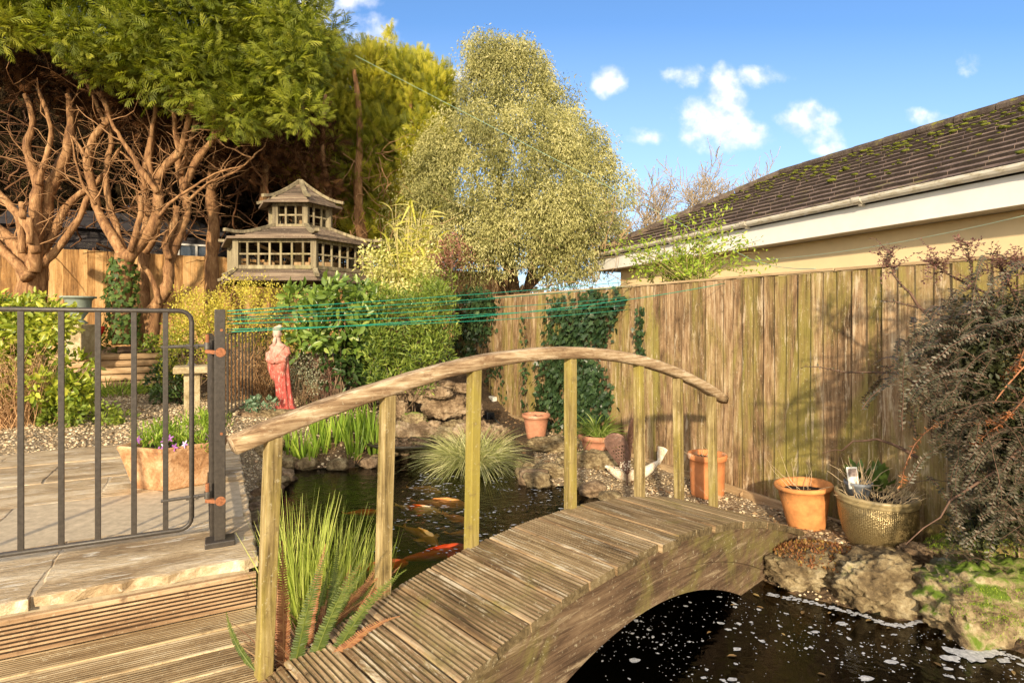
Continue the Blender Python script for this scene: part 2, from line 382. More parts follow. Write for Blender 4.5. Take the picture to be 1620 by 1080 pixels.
def gheight(x, y):
    x = np.asarray(x, float); y = np.asarray(y, float)
    w = 0; z = 0
    for cx, cy, cz in ctrl:
        q = 1/((x-cx)**2+(y-cy)**2+.02)**1.6; w = w+q; z = z+q*cz
    z = z/w
    vv_ = -x*SU+y*CU; inst = (x > -7.6) & (x < -4.4) & (y > 7.2) & (y < 10.2); z = np.where(inst & (vv_ < 10.58), np.minimum(z, .04), z); z = np.where(inst & (vv_ > 10.72), np.maximum(z, .5), z)
    z = z + .012*np.sin(x*5.1+1.3)*np.cos(y*4.3) + .008*np.sin(x*13+y*9)
    ins, d = inpoly(x, y, pond)
    z = np.where(ins, np.maximum(-.47-d*2.2, -1.05), np.where(d < .34, -.455+(z+.455)*np.clip(d/.34, 0, 1)**1.3, z))
    # under the terrace and the deck the soil lies lower
    u = x*CU+y*SU; v = -x*SU+y*CU
    z = np.where((u < .17) & (v < 5.72), np.minimum(z, -.36), z)
    return z
def gz1(x, y): return float(gheight(np.array([x]), np.array([y]))[0])
def axis(a, b, step, far):
    c = list(np.arange(a, b+1e-6, step)); s = step; p = b
    while p < far: s *= 1.35; p += s; c.append(p)
    s = step; p = a
    while p > -far: s *= 1.35; p -= s; c.insert(0, p)
    return np.array(c)
gxs = axis(-7.5, 4.2, .05, 220); gys = axis(0.8, 11.5, .05, 220)
GX, GY = np.meshgrid(gxs, gys); GZ = gheight(GX, GY)
small = (np.abs(GX) < 9) & (GY > 0) & (GY < 13)
GZ += np.where(small & (GZ > -.44), rng.normal(size=GZ.shape)*.006, 0)
nx, ny = len(gxs), len(gys); gi = np.arange(nx*ny).reshape(ny, nx)
GF = np.stack((gi[:-1,:-1], gi[:-1,1:], gi[1:,1:], gi[1:,:-1]), -1).reshape(-1, 4)
t = NT("ground_soil"); v = t.coord()
a = t.noise(v, 3.0, 8, .7); b = t.noise(v, 60, 4, .7)
vo = t.n("ShaderNodeTexVoronoi", {"Vector": v, "Scale": 42.0}); vc = t.n("ShaderNodeSeparateColor", {0: vo.outputs["Color"]}).outputs[0]
soil = t.ramp(t.math('ADD', t.math('MULTIPLY', a, .5), t.math('MULTIPLY', b, .5)), [(.35,(.035,.022,.012)),(.5,(.10,.062,.032)),(.62,(.20,.135,.072)),(.75,(.32,.25,.15))])
grav = t.ramp(vc, [(.0,(.24,.17,.095)),(.35,(.46,.35,.21)),(.7,(.62,.50,.33)),(1,(.78,.68,.50))])
edge = t.n("ShaderNodeMapRange", {0: vo.outputs["Distance"], 1: .2, 2: .55}).outputs[0]
grav = t.mix(edge, grav, (.26,.19,.11))
msk = t.n("ShaderNodeMapRange", {0: t.math('ADD', t.attr("rnd"), t.math('MULTIPLY', t.math('SUBTRACT', a, .5), .9)), 1: .42, 2: .58}).outputs[0]
t.l(t.mix(msk, soil, grav), t.b.inputs["Base Color"]); t.b.inputs["Roughness"].default_value = .95
t.bump(t.math('ADD', b, t.math('MULTIPLY', vo.outputs["Distance"], -1.0)), .9, .02)
M_ground = t.m
gm = ((GX < -1.9) & (GY > 4) & (GY < 7.9) & (GX > -9) & (GX < -1.2-(GY-4)*.45)) * 1.0
gm = np.where((GX > .2) & (GX < 2.2) & (GY > 3.4) & (GY < 7.5), .75, gm)
g = mk("ground", np.stack((GX, GY, GZ), -1).reshape(-1, 3), GF, M_ground, loc=(0, 0, 0), smooth=True, rnd=gm.ravel())
g["kind"] = "structure"

# water ------------------------------------------------------------
t = NT("pond_water"); v = t.coord((1, 1.0, 1))
n1 = t.noise(v, 7.0, 4, .55, .8); n2 = t.noise(v, 26, 3, .5, .4)
sepx = t.n("ShaderNodeSeparateXYZ", {0: t.n("ShaderNodeTexCoord").outputs["Object"]})
far = t.n("ShaderNodeMapRange", {0: sepx.outputs[1], 1: 2.6, 2: 4.2, 3: .10, 4: .30}).outputs[0]
bp = t.n("ShaderNodeBump", {"Strength": far, "Distance": .05, "Height": t.math('ADD', n1, t.math('MULTIPLY', n2, .35))})
gl = t.n("ShaderNodeBsdfGlossy", {"Color": (1, 1, 1, 1), "Roughness": .03}); t.l(bp.outputs[0], gl.inputs["Normal"])
tr = t.n("ShaderNodeBsdfTransparent", {"Color": (.66, .56, .30, 1)})
fr = t.n("ShaderNodeFresnel", {"IOR": 1.33}); t.l(bp.outputs[0], fr.inputs["Normal"])
mx = t.n("ShaderNodeMixShader"); t.l(fr.outputs[0], mx.inputs[0]); t.l(tr.outputs[0], mx.inputs[1]); t.l(gl.outputs[0], mx.inputs[2]); t.l(mx.outputs[0], t.out.inputs[0])
M_water = t.m
wp = [(p[0], p[1]) for p in pond]; cx_, cy_ = .3, 3.4
wv = [(cx_+(x-cx_)*1.05, cy_+(y-cy_)*1.05, -.45) for x, y in wp]
o = mk("pond_water", wv, [tuple(range(len(wv)))[::-1] if sum(wv[i][0]*wv[(i+1)%len(wv)][1]-wv[(i+1)%len(wv)][0]*wv[i][1] for i in range(len(wv))) < 0 else tuple(range(len(wv)))], M_water, loc=(0, 0, -.45)); o["kind"] = "structure"
# the liner of the pond: a dark bowl just under the soil surface colour
t = NT("pond_liner"); v = t.coord()
t.l(t.ramp(t.noise(v, 4, 6), [(.35,(.004,.004,.002)),(.6,(.012,.011,.005)),(.8,(.03,.026,.010))]), t.b.inputs["Base Color"]); t.b.inputs["Roughness"].default_value = .9
t.b.inputs["Specular IOR Level"].default_value = .1
M_liner = t.m
fx = np.arange(-2.6, 3.6, .1); fy = np.arange(-.4, 7.0, .1); FX, FY = np.meshgrid(fx, fy); ins, dd = inpoly(FX, FY, pond)
FZ = np.where(ins, np.maximum(-.452-dd*2.2, -1.03), -.60+0*dd)
fi = np.arange(FX.size).reshape(FX.shape); keep = (ins | (dd < .05))
kf = keep[:-1,:-1] & keep[:-1,1:] & keep[1:,1:] & keep[1:,:-1]
FF = np.stack((fi[:-1,:-1], fi[:-1,1:], fi[1:,1:], fi[1:,:-1]), -1)[kf]
o = mk("pond_bed", np.stack((FX, FY, np.maximum(FZ, gheight(FX, FY)+.012)), -1).reshape(-1, 3), FF, M_liner, loc=(0, 0, 0), smooth=True); o["kind"] = "structure"

# ================================================================ TERRACE, DECK
M_slab = stone("sandstone_paving", [(.26,(.24,.155,.075)),(.42,(.42,.30,.165)),(.54,(.60,.46,.28)),(.66,(.78,.65,.45)),(.8,(.86,.77,.59))], scale=2.4, stretch=(.75,2.6,1), rot=A, bump=.75, fine=30, rough=.62, moss=None)
_t = NT("x"); _t.t = M_slab.node_tree; _b = _t.t.nodes["Principled BSDF"]; _src = _b.inputs["Base Color"].links[0].from_socket
_v = _t.coord((.55, 3.2, 1), A); _n = _t.noise(_v, 7, 9, .7, 1.2); _m = _t.n("ShaderNodeMapRange", {0: _n, 1: .56, 2: .64}).outputs[0]; _n2 = _t.noise(_v, 4.2, 9, .72, 1.6); _m2 = _t.n("ShaderNodeMapRange", {0: _n2, 1: .56, 2: .66}).outputs[0]
_ri = _t.n("ShaderNodeNewGeometry").outputs["Random Per Island"]; _c = _t.mix(_ri, _src, _t.mix(.28, _src, (.40, .32, .22))); _c = _t.mix(_t.math('MULTIPLY', _m2, .6), _c, (.32, .24, .145)); _c = _t.mix(_t.math('MULTIPLY', _m, .8), _c, (.86, .80, .66)); _t.l(_c, _b.inputs["Base Color"])
M_mortar = plain("mortar", (.50,.41,.28), .95)
b = MB(); b.box(UV(-3.2, 4.22, -.60), UV(6.66, 0)-UV(0,0), UV(0,2.90)-UV(0,0), (0,0,.597))
o = b.obj("terrace_base", M_mortar, loc=(0,0,0)); o["kind"] = "structure"
b = MB(); us = [-6.5,-5.6,-4.7,-3.95,-3.05,-2.3,-1.4,-.62,.17]; vs = [2.735,3.36,4.1,4.62,5.2,5.72]
for j in range(len(vs)-1):
    sh = .37 if j % 2 else 0
    uu = [x - (sh if 0 < i < len(us)-1 else 0) for i, x in enumerate(us)]
    for i in range(len(uu)-1):
        a0, a1, c0, c1 = uu[i]+.004, uu[i+1]-.004, vs[j]+.004, vs[j+1]-.004; nseg = 14
        dz = rng.normal()*.0025; V = []; ring = []
        per = [(a0+(a1-a0)*k/nseg, c0) for k in range(nseg)] + [(a1, c0+(c1-c0)*k/nseg) for k in range(nseg)] + [(a1-(a1-a0)*k/nseg, c1) for k in range(nseg)] + [(a0, c1-(c1-c0)*k/nseg) for k in range(nseg)]
        jit = [(rng.normal()*.004, rng.normal()*(.008 if j == 0 else .003)) for _ in per]
        cen = ((a0+a1)/2, (c0+c1)/2)
        for lev, shr, z in ((0, 0, -.045), (1, 0, -.004), (2, .006, 0.0)):
            for (pu, pv), (ju, jv) in zip(per, jit):
                du = np.sign(cen[0]-pu)*shr; dv = np.sign(cen[1]-pv)*shr
                V.append(UV(pu+ju+du, pv+jv+dv+(rng.normal()*.004 if j == 0 and lev < 2 else 0), z+dz))
        n = len(per); Fc = [(l*n+k, l*n+(k+1) % n, (l+1)*n+(k+1) % n, (l+1)*n+k) for l in (0, 1) for k in range(n)] + [tuple(2*n+k for k in range(n))]
        b.add(V, Fc)
o = b.obj("paving", M_slab, loc=(0,0,0)); o["kind"] = "structure"

DECKC = [(.30,(.12,.07,.03)),(.43,(.34,.23,.11)),(.54,(.55,.41,.22)),(.66,(.76,.62,.38))]
M_deck = wood("deck_timber", DECKC, rot=A, along=0, grain=55, patch=2.0, streak=(.72,.62,.42), stain=(.14,.085,.04))
M_riser = wood("riser_timber", [(.3,(.12,.07,.035)),(.48,(.33,.21,.115)),(.7,(.55,.40,.24))], rot=A, along=0, grain=50, patch=2.0, stain=(.11,.06,.03))
def groove_profile(w, h, n=7, gd=.006):
    """upper outline of a grooved board from -w/2 to w/2"""
    P = [(-w/2, -h), (-w/2, -.004), (-w/2+.004, 0)]; flat = w*.10; pitch = (w-2*flat)/n
    for i in range(n):
        x = -w/2+flat+i*pitch
        P += [(x+pitch*.28, 0), (x+pitch*.42, -gd), (x+pitch*.62, -gd), (x+pitch*.76, 0)]
    P += [(w/2-.004, 0), (w/2, -.004), (w/2, -h)]
    return P
def board(mb, a, b, side, up, w, h, n=7, m=0, gd=.006):
    a, b, side, up = (np.asarray(q, float) for q in (a, b, side, up))
    P = groove_profile(w, h, n, gd); k = len(P)
    L = 5; V = []
    for i in range(L):
        c = a+(b-a)*i/(L-1); js = rng.normal()*.0006
        V += [c+side*(x+js)+up*z for x, z in P]
    Fc = [(i*k+j, i*k+(j+1) % k, (i+1)*k+(j+1) % k, (i+1)*k+j) for i in range(L-1) for j in range(k)]
    cap_ = [tuple(range(k)), tuple((L-1)*k+j for j in range(k))[::-1]]
    gr_ = [f for q, f in enumerate(Fc) if 3 <= q % k < k-3 and (q % k-3) % 4 != 3]; fl_ = [f for q, f in enumerate(Fc) if not (3 <= q % k < k-3 and (q % k-3) % 4 != 3)]
    mb.add(V, fl_, m); bb = len(mb.v)-len(V); mb.f += [tuple(i+bb for i in f) for f in gr_+cap_]; mb.m += [m+1]*(len(gr_)+len(cap_))
b = MB(); eu = UV(1, 0); ev = UV(0, 1); ez = np.array((0, 0, 1.))
v0 = 2.70
for i in range(34):
    vv = v0-.0725-i*.149
    u1 = .15 if vv > .95 else 1.7
    board(b, UV(-6.4, vv, -.19), UV(u1+rng.normal()*.003, vv, -.19), ev, ez, .142, .028, 8)
M_groove = wood("groove_shade_dirt", [(.3,(.05,.032,.016)),(.55,(.13,.085,.045)),(.8,(.26,.18,.10))], rot=A, along=0, grain=50)  # groove shadow painted into the colour, along with settled dirt
o = b.obj("deck", M_deck, loc=(0,0,0), mats=[M_deck, M_groove]); o["kind"] = "structure"
b = MB(); b.box(UV(-3.1, .2, -.5), eu*6.4, ev*4.9, (0,0,.26)); b.box(UV(.9, -.7, -.9), eu*1.5, ev*3.1, (0,0,.66))
o = b.obj("deck_joists", plain("joist_dark", (.06,.042,.025), .95), loc=(0,0,0)); o["kind"] = "structure"
b = MB(); board(b, UV(-6.4, 2.705, -.122), UV(.155, 2.705, -.122), ez, -ev, .142, .026, 7, gd=.008)
o = b.obj("deck_riser", M_riser, loc=(0,0,0), mats=[M_riser, plain('riser_groove', (.075,.042,.02), .9, var=.5, scale=40)]); o["kind"] = "structure"  # riser grooves coloured dark in place of shadow

# ================================================================ RIGHT FENCE
FA = math.atan2(-.887, .4624)            # direction of the fence towards the camera
fd = np.array((.4624, -.887, 0)); fn = np.array((-.887, -.4624, 0))   # along, and normal towards the garden
f0 = np.array((1.87, 4.8, 0))
FENC = [(.30,(.055,.033,.017)),(.41,(.165,.100,.052)),(.52,(.30,.19,.10)),(.62,(.44,.305,.175)),(.74,(.64,.51,.34))]
M_fence = wood("fence_boards", FENC, rot=0, along=2, grain=75, patch=5.0, algae=(.27,.23,.055), algae_amt=.62, streak=(.62,.50,.34), stain=(.15,.10,.05), bump=1.0, island=.5)
M_cap = wood("fence_capping", [(.3,(.26,.17,.09)),(.5,(.48,.34,.19)),(.7,(.66,.52,.32))], rot=FA, along=0, grain=40, patch=3)
fr_ = root("timber_fence", f0+fd*-2+np.array((0,0,-.4)), "weathered upright board fence running along the right side of the pond", "fence")
b = MB(); s = -6.3; i = 0
while s < 6.2:
    wd = .100+rng.normal()*.004; th0, th1 = .008, .026
    p = f0+fd*s+fn*(rng.normal()*.002); q = f0+fd*(s+wd+.012)
    # feather edged board: thick edge proud, thin edge behind its neighbour
    zt = 1.385+rng.normal()*.003; zb = -.44
    V = []; nz_ = 7
    for k in range(nz_):
        z = zb+(zt-zb)*k/(nz_-1); jj = rng.normal()*.0015
        V += [p+fn*(0.0)+ez*z, p+fn*(th1+jj)+ez*z, q+fn*(th0+jj)+ez*z, q+ez*z]
    Fc = [(k*4+j, k*4+(j+1) % 4, (k+1)*4+(j+1) % 4, (k+1)*4+j) for k in range(nz_-1) for j in range(4)] + [(3,2,1,0), tuple((nz_-1)*4+j for j in range(4))]
    b.add(V, Fc); s += wd; i += 1
b.obj("fence_boards", M_fence, fr_)
b = MB(); s = -6.3
while s < 6.1:
    b.bar(f0+fd*(s+.004)+fn*.008+ez*1.398, f0+fd*(min(s+2.4, 6.2)-.004)+fn*.008+ez*(1.398+rng.normal()*.003), .050, .020); s += 2.4
b.obj("capping_rail", M_cap, fr_, bevel=.003)
b = MB(); b.bar(f0+fd*-6.3+fn*.045+ez*-.385, f0+fd*6.2+fn*.045+ez*-.385, .03, .09)
b.obj("gravel_board", M_cap, fr_, bevel=.003)
# ================================================================ BACK FENCE
t0 = np.array((-8.5, 10.5, 0))
M_bf = wood("back_fence_boards", [(.25,(.16,.08,.03)),(.43,(.38,.205,.075)),(.58,(.58,.35,.145)),(.8,(.74,.50,.24))], rot=0, along=2, grain=45, patch=4, bump=.6, island=.8, stain=(.24,.12,.05))
bfr = root("garden_fence", t0+eu*2+ez*.55, "orange tan upright board fence behind the bare conifer trunks", "fence")
b = MB(); s = -5.0
while s < 9.6:
    wd = .12+rng.normal()*.004; p = t0+eu*s; q = t0+eu*(s+wd+.01)
    zt = 2.36-(.012*s)+rng.normal()*.004; zb = .3; wv_ = -ev
    V = [p+ez*zb, p+wv_*.024+ez*zb, q+wv_*.008+ez*zb, q+ez*zb]; V += [x+ez*(zt-zb) for x in V]
    b.add(V, [(3,2,1,0),(4,5,6,7),(0,1,5,4),(1,2,6,5),(2,3,7,6),(3,0,4,7)]); s += wd
b.obj("fence_boards", M_bf, bfr)

# ================================================================ BUNGALOW
h = np.array((-.3625, .932, 0)); hn = np.array((.932, .3625, 0))      # along the eave away from us; inwards
C = np.array((1.57, 10.9, 0)); Lh = 15.0
M_render = plain("cream_render", (.86,.68,.40), .9, var=.06, scale=3, bump=.15)
M_pvc = plain("white_fascia", (.84,.83,.80), .45, var=.05, scale=5, bump=.02)
t = NT("gutter_paint"); v = t.coord((1,1,3)); nn_ = t.noise(v, 9, 9, .72, .5)
t.l(t.ramp(nn_, [(.46,(.80,.76,.66)),(.56,(.66,.60,.47)),(.68,(.34,.30,.17))]), t.b.inputs["Base Color"]); t.b.inputs["Roughness"].default_value = .6; t.bump(nn_, .4, .01); M_gut = t.m
hr = root("bungalow", C-h*5+hn*2.5+ez*-.4, "cream rendered bungalow with brown tiled hipped roof beyond the right fence", "house")
wall_in = .33; b = MB()
ca = C+hn*wall_in-h*.42; b.box(ca-h*(Lh/2-.42)+hn*2.2+ez*-.5, h*(Lh-.84), hn*4.4, ez*2.47)
b.obj("wall", M_render, hr)
b = MB(); # soffit boards
b.box(C+hn*.235-h*Lh/2+ez*1.972, h*Lh, hn*.33, ez*.012); b.box(C+hn*2.5-h*.22+ez*1.972, h*.37, hn*4.1, ez*.012)
b.obj("soffit", plain("soffit_grey", (.42,.38,.33), .6, var=.1), hr)
b = MB(); b.box(C-h*Lh/2+hn*.03+ez*1.965, h*Lh, hn*.022, ez*.245); b.box(C+hn*2.5+ez*1.965, h*.022, hn*5, ez*.245)
b.obj("fascia", M_pvc, hr, bevel=.003)
def halfpipe(mb, a, b_, out, r, k=9, th=.004):
    V = []
    for c in (a, b_):
        for rr in (r, r-th):
            for j in range(k): an = math.pi*j/(k-1); V.append(c+out*(math.cos(an)*rr)-ez*(math.sin(an)*rr))
    Fc = []
    for j in range(k-1): Fc += [(j, j+1, 2*k+j+1, 2*k+j), (k+j+1, k+j, 3*k+j, 3*k+j+1)]
    Fc += [(0, 2*k, 3*k, k), (k-1, 2*k-1, 4*k-1, 3*k-1)] + [(j, k+j, k+j+1, j+1) for j in range(k-1)] + [(2*k+j, 2*k+j+1, 3*k+j+1, 3*k+j) for j in range(k-1)]
    mb.add(V, Fc)
b = MB(); halfpipe(b, C+h*.05-hn*.045+ez*2.275, C-h*Lh-hn*.045+ez*2.275, hn, .06)
for k in np.arange(.8, 14, 1.55):
    halfpipe(b, C-h*k-hn*.045+ez*2.28, C-h*(k+.09)-hn*.045+ez*2.28, hn, .068); b.bar(C-h*(k+.05)+hn*.01+ez*2.2, C-h*(k+.05)-hn*.05+ez*2.21, .03, .02)
b.obj("gutter", M_gut, hr)
wroof = 2.29; tp = .522; ncs = 13
M_tile = stone("roof_tiles", [(.3,(.07,.046,.036)),(.5,(.16,.112,.09)),(.65,(.26,.19,.155)),(.8,(.40,.31,.26))], scale=5, moss=(.13,.12,.022), moss_at=.66, bump=.5, fine=25)
b = MB()
def roofplane(P0, along, inn, length, hip0, hip1, steep):
    for i in range(ncs):
        a0 = wroof*i/ncs-.03; a1 = wroof*(i+1)/ncs+.02
        z0 = 2.30+(a0+.03)*tp; z1 = z0+(a1-a0)*tp-.040
        s0 = 0 if not hip0 else max(a0, -.02); s1 = length if not hip1 else length-max(a0, -.02)
        e0 = 0 if not hip0 else a1; e1 = length if not hip1 else length-a1
        n = max(1, int((s1-s0)/.30)); 
        for k in range(n):
            ka, kb = k/n, (k+1)/n; dz = rng.normal()*.0012
            xa, xb = s0+(s1-s0)*ka, s0+(s1-s0)*kb; ya, yb = e0+(e1-e0)*ka, e0+(e1-e0)*kb; g_ = .004
            p = [P0+along*(xa+g_)+inn*a0+ez*(z0+dz), P0+along*(xb-g_)+inn*a0+ez*(z0+dz), P0+along*(yb-g_)+inn*a1+ez*(z1+dz), P0+along*(ya+g_)+inn*a1+ez*(z1+dz)]
            q = [x-ez*.044 for x in p]
            # the tile's rolled middle
            m0 = (p[0]+p[1])/2+ez*.003; m1 = (p[2]+p[3])/2+ez*.003
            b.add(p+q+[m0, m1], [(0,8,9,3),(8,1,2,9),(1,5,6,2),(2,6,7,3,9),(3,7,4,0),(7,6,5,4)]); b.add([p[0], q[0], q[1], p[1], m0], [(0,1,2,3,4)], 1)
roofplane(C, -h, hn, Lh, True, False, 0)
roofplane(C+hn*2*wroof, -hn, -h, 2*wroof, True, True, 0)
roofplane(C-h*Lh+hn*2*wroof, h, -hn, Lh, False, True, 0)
zr = 2.30+(wroof+.03)*tp; Rg = C-h*wroof+hn*wroof
rf = b.obj("roof", M_tile, hr, mats=[M_tile, plain('shaded_tile_edge', (.035,.024,.018), .95, var=.5, scale=30)])  # front edges of the tiles painted dark to stand for shade between courses
b = MB()
for (p, q, n) in ((Rg+ez*(zr+.0), Rg-h*(Lh-wroof)+ez*zr, 28), (C+ez*2.33, Rg+ez*zr, 9), (C+hn*2*wroof+ez*2.33, Rg+ez*zr, 9)):
    for k in range(n):
        a_, b_ = p+(q-p)*k/n, p+(q-p)*(k+.97)/n; b.tube([a_, b_], [.072, .066], 10)
b.obj("ridge_tiles", stone('ridge_tile_grey', [(.3,(.05,.036,.03)),(.6,(.13,.10,.08)),(.8,(.24,.19,.15))], scale=5, moss=(.13,.12,.022), moss_at=.60), rf)
# moss cushions on the tiles
mp = []
for i in range(520):
    s_ = rng.uniform(1.5, 9.5); a_ = wroof*(1-abs(rng.normal())*.34)
    if a_ < .25 or a_ > wroof-.02 or s_ < a_: continue
    course = math.floor(a_/wroof*ncs); a_ = wroof*course/ncs+rng.uniform(-.02,.05)
    mp.append(C-h*s_+hn*a_+ez*(2.30+(a_+.03)*tp+.004))
mv, mf = ICO[1]; V = []; Fc = []
for p in mp:
    r = rng.uniform(.008, .03)*rng.uniform(.6,1.5); bb = len(V); V += [p+np.array((x*r*1.5, y*r*1.5, z*r*.55)) for x, y, z in mv*(1+.2*rng.normal(size=(len(mv),1)))]; Fc += [tuple(i+bb for i in f) for f in mf]
M_moss = stone("moss", [(.3,(.05,.06,.010)),(.5,(.14,.16,.018)),(.75,(.30,.32,.04))], scale=30, fine=120, bump=.8)
o = mk("roof_moss", V, Fc, M_moss, rf, smooth=True); o["kind"] = "stuff"

# dark shed behind the conifers
M_shed = wood("shed_cladding", [(.3,(.012,.010,.012)),(.6,(.03,.026,.03)),(.8,(.06,.05,.055))], rot=A, along=0, grain=30, island=.6)
sc_ = t0+eu*1.2+ev*1.5; shr = root("garden_shed", sc_+ez*.3, "dark horizontally clad shed behind the tan back fence", "shed")
b = MB()
for k in range(19):
    z = .3+k*.14; b.add([sc_+eu*(-2.2)-ev*.02+ez*z, sc_+eu*2.4-ev*.02+ez*z, sc_+eu*2.4+ez*(z+.15), sc_+eu*(-2.2)+ez*(z+.15), sc_+eu*(-2.2)+ev*.02+ez*z, sc_+eu*2.4+ev*.02+ez*z], [(0,1,2,3),(0,4,5,1)])
b.box(sc_+eu*.1+ev*1.1+ez*.3, eu*4.58, ev*2.1, ez*2.66); b.obj("wall", M_shed, shr)
b = MB(); b.prism([sc_+eu*-2.4-ev*.15+ez*2.94, sc_+eu*-2.4+ev*2.4+ez*2.94, sc_+eu*-2.4+ev*1.1+ez*3.5], eu*5.0); b.obj("roof", plain("felt", (.04,.036,.04), .95), shr)
b = MB(); wc = sc_+eu*1.1-ev*.05+ez*2.1
for k in (-.35, 0, .35): b.box(wc+eu*k, eu*.045, ev*.05, ez*.6)
b.box(wc-ez*.03, eu*.8, ev*.06, ez*.04); b.box(wc+ez*.6, eu*.8, ev*.06, ez*.04)
wf = b.obj("window", plain("white_frame", (.55,.53,.5), .5), shr)
b = MB(); b.box(wc+ev*.02+ez*.012, eu*.66, ev*.006, ez*.58); gm_ = plain("glass_dark", (.05,.07,.10), .08, spec=.8, bump=0); b.obj("pane", gm_, wf)

# ================================================================ BRIDGE
L0 = np.array((-.506, 2.287, 0)); a_ = unit(np.array((.7377, .675, 0))); BA = math.atan2(a_[1], a_[0]); br = np.array((a_[1], -a_[0], 0))   # along; across to the right
def bz(t): q = t-1.12; return .045-.119*q*q-.0435*q
def bslope(t): return -.238*(t-1.12)-.0435
def BP(t, w, z=None): return L0+a_*t+br*w+ez*(bz(t) if z is None else z)
M_bdeck = wood("bridge_deck_timber", [(.28,(.055,.033,.016)),(.41,(.185,.118,.058)),(.53,(.35,.24,.13)),(.64,(.51,.385,.23)),(.76,(.68,.56,.38))], rot=BA, along=1, grain=50, patch=2.4, algae=(.20,.18,.045), algae_amt=.35, streak=(.66,.58,.42), stain=(.09,.065,.03), bump=.8)
M_beam = wood("bridge_beam_timber", [(.30,(.055,.034,.020)),(.43,(.115,.072,.043)),(.55,(.175,.115,.068)),(.70,(.28,.20,.12))], rot=BA, along=0, grain=70, patch=5.5, algae=(.20,.175,.055), algae_amt=.5, streak=(.36,.28,.175), stain=(.085,.055,.03), bump=.9)
M_bpost = wood("bridge_post_timber", [(.32,(.09,.062,.026)),(.44,(.245,.18,.075)),(.55,(.40,.31,.145)),(.68,(.60,.50,.29))], rot=BA, along=2, grain=60, patch=5.0, algae=(.32,.265,.05), algae_amt=.6, stain=(.16,.115,.055), bump=.6)
M_rail = wood("handrail_timber", [(.30,(.085,.050,.028)),(.43,(.27,.175,.095)),(.55,(.46,.335,.20)),(.68,(.70,.57,.40))], rot=BA, along=0, grain=70, patch=5.0, streak=(.78,.64,.44), stain=(.20,.11,.055), bump=1.0)
bridge = root("garden_bridge", BP(1.1, .3, -.3), "weathered arched timber footbridge with one curved handrail across the pond", "bridge")
b = MB(); tt = -.57; k = 0
while tt < 2.70:
    m = tt+.0815; up = unit(-a_*bslope(m)+ez); sd = unit(a_+ez*bslope(m)); zz = rng.normal()*.0012
    board(b, BP(m, -.005+rng.normal()*.003)+up*zz, BP(m, .60+rng.normal()*.006)+up*zz, sd, up, .155, .036, 7, gd=.006)
    tt += .163/math.sqrt(1+bslope(m)**2)
b.obj("bridge_deck", M_bdeck, bridge, mats=[M_bdeck, wood('bridge_groove', [(.3,(.045,.032,.017)),(.5,(.15,.11,.055)),(.75,(.32,.25,.14))], rot=BA, along=1, grain=50)])  # bridge grooves carry the same painted shade and dirt
def beam(w0, w1):
    mb = MB(); ts = np.linspace(-.62, 2.62, 40); V = []
    for t_ in ts:
        zt = bz(t_)-.040; zbm = -.225-.30*(t_-.97)**2
        if t_ > 2.1: zbm = max(zbm, -.62)
        zbm = min(zbm, zt-.06); zm = zt-(zt-zbm)*.52
        for w_ in (w0, w1):
            sg = .0025 if w_ == w1 else 0
            V += [BP(t_, w_, zt), BP(t_, w_, zm+.002), BP(t_, w_-.006*(1 if w_ == w1 else -1), zm), BP(t_, w_, zm-.002), BP(t_, w_+sg, zbm)]
    n = 10; Fc = []
    for i in range(len(ts)-1):
        p = i*n; q = p+n
        for j in range(4): Fc += [(p+j, p+j+1, q+j+1, q+j), (p+5+j+1, p+5+j, q+5+j, q+5+j+1)]
        Fc += [(p+5, p, q, q+5), (p+4, p+9, q+9, q+4)]
    Fc += [(0,5,6,7,8,9,4,3,2,1), tuple(len(V)-n+j for j in (0,1,2,3,4,9,8,7,6,5))]
    mb.add(V, Fc); return mb.obj("side_beam", M_beam, bridge)
beam(.535, .585); beam(.02, .07)
# posts & handrail, fitted on the left side of the bridge
pt = [-.46, 0.0, .4515, 1.1215, 1.752, 2.196, 2.65]
lean = [.035, .022, .014, .0, -.006, -.01, -.012]
def railz(t_): return bz(t_)+.822
for t_, ln in zip(pt, lean):
    top = BP(t_, -.012, railz(t_)-.022+.05*max(0, -t_))+np.array((ln*.6, 0, 0)); bot = BP(t_, -.012, bz(t_)-.16)-np.array((ln*.55, 0, 0))
    mb = MB(); d = top-bot; w_ = .051; V = []
    for q in range(6):
        c = bot+d*q/5; jj = rng.normal(size=4)*.0006
        for (i, j), e in zip(((-1,-1),(1,-1),(1,1),(-1,1)), jj): V.append(c+a_*(i*w_/2+e)+br*(j*w_/2))
    mb.add(V, [(q*4+j, q*4+(j+1) % 4, q*4+4+(j+1) % 4, q*4+4+j) for q in range(5) for j in range(4)]+[(3,2,1,0), (20,21,22,23)])
    mb.obj("post", M_bpost, bridge, bevel=.004)
ts = np.linspace(-.585, 2.81, 44); V = []; k = 14
for i, t_ in enumerate(ts):
    c = BP(t_, -.012, railz(t_)+.05*max(0, -t_))+np.array((.02*max(0, -t_), 0, 0)); up = unit(-a_*bslope(t_)+ez)
    end = 0.9 if i in (0, len(ts)-1) else 1
    for j in range(k):
        an = 2*math.pi*j/k; ca_, sa_ = math.cos(an), math.sin(an)
        x = .042*np.sign(ca_)*abs(ca_)**.5; y = .029*np.sign(sa_)*abs(sa_)**.62
        y += .008 if sa_ > 0 else 0
        nzv = .0022*fract((t_*9, an*1.3, 2), 1.0)
        V.append(c+br*(x+nzv)*end+up*(y+nzv)*end)
n = len(ts); Fc = [(i*k+j, i*k+(j+1) % k, (i+1)*k+(j+1) % k, (i+1)*k+j) for i in range(n-1) for j in range(k)]+[tuple(range(k))[::-1], tuple((n-1)*k+j for j in range(k))]
o = mk("handrail", V, Fc, M_rail, bridge, smooth=True)

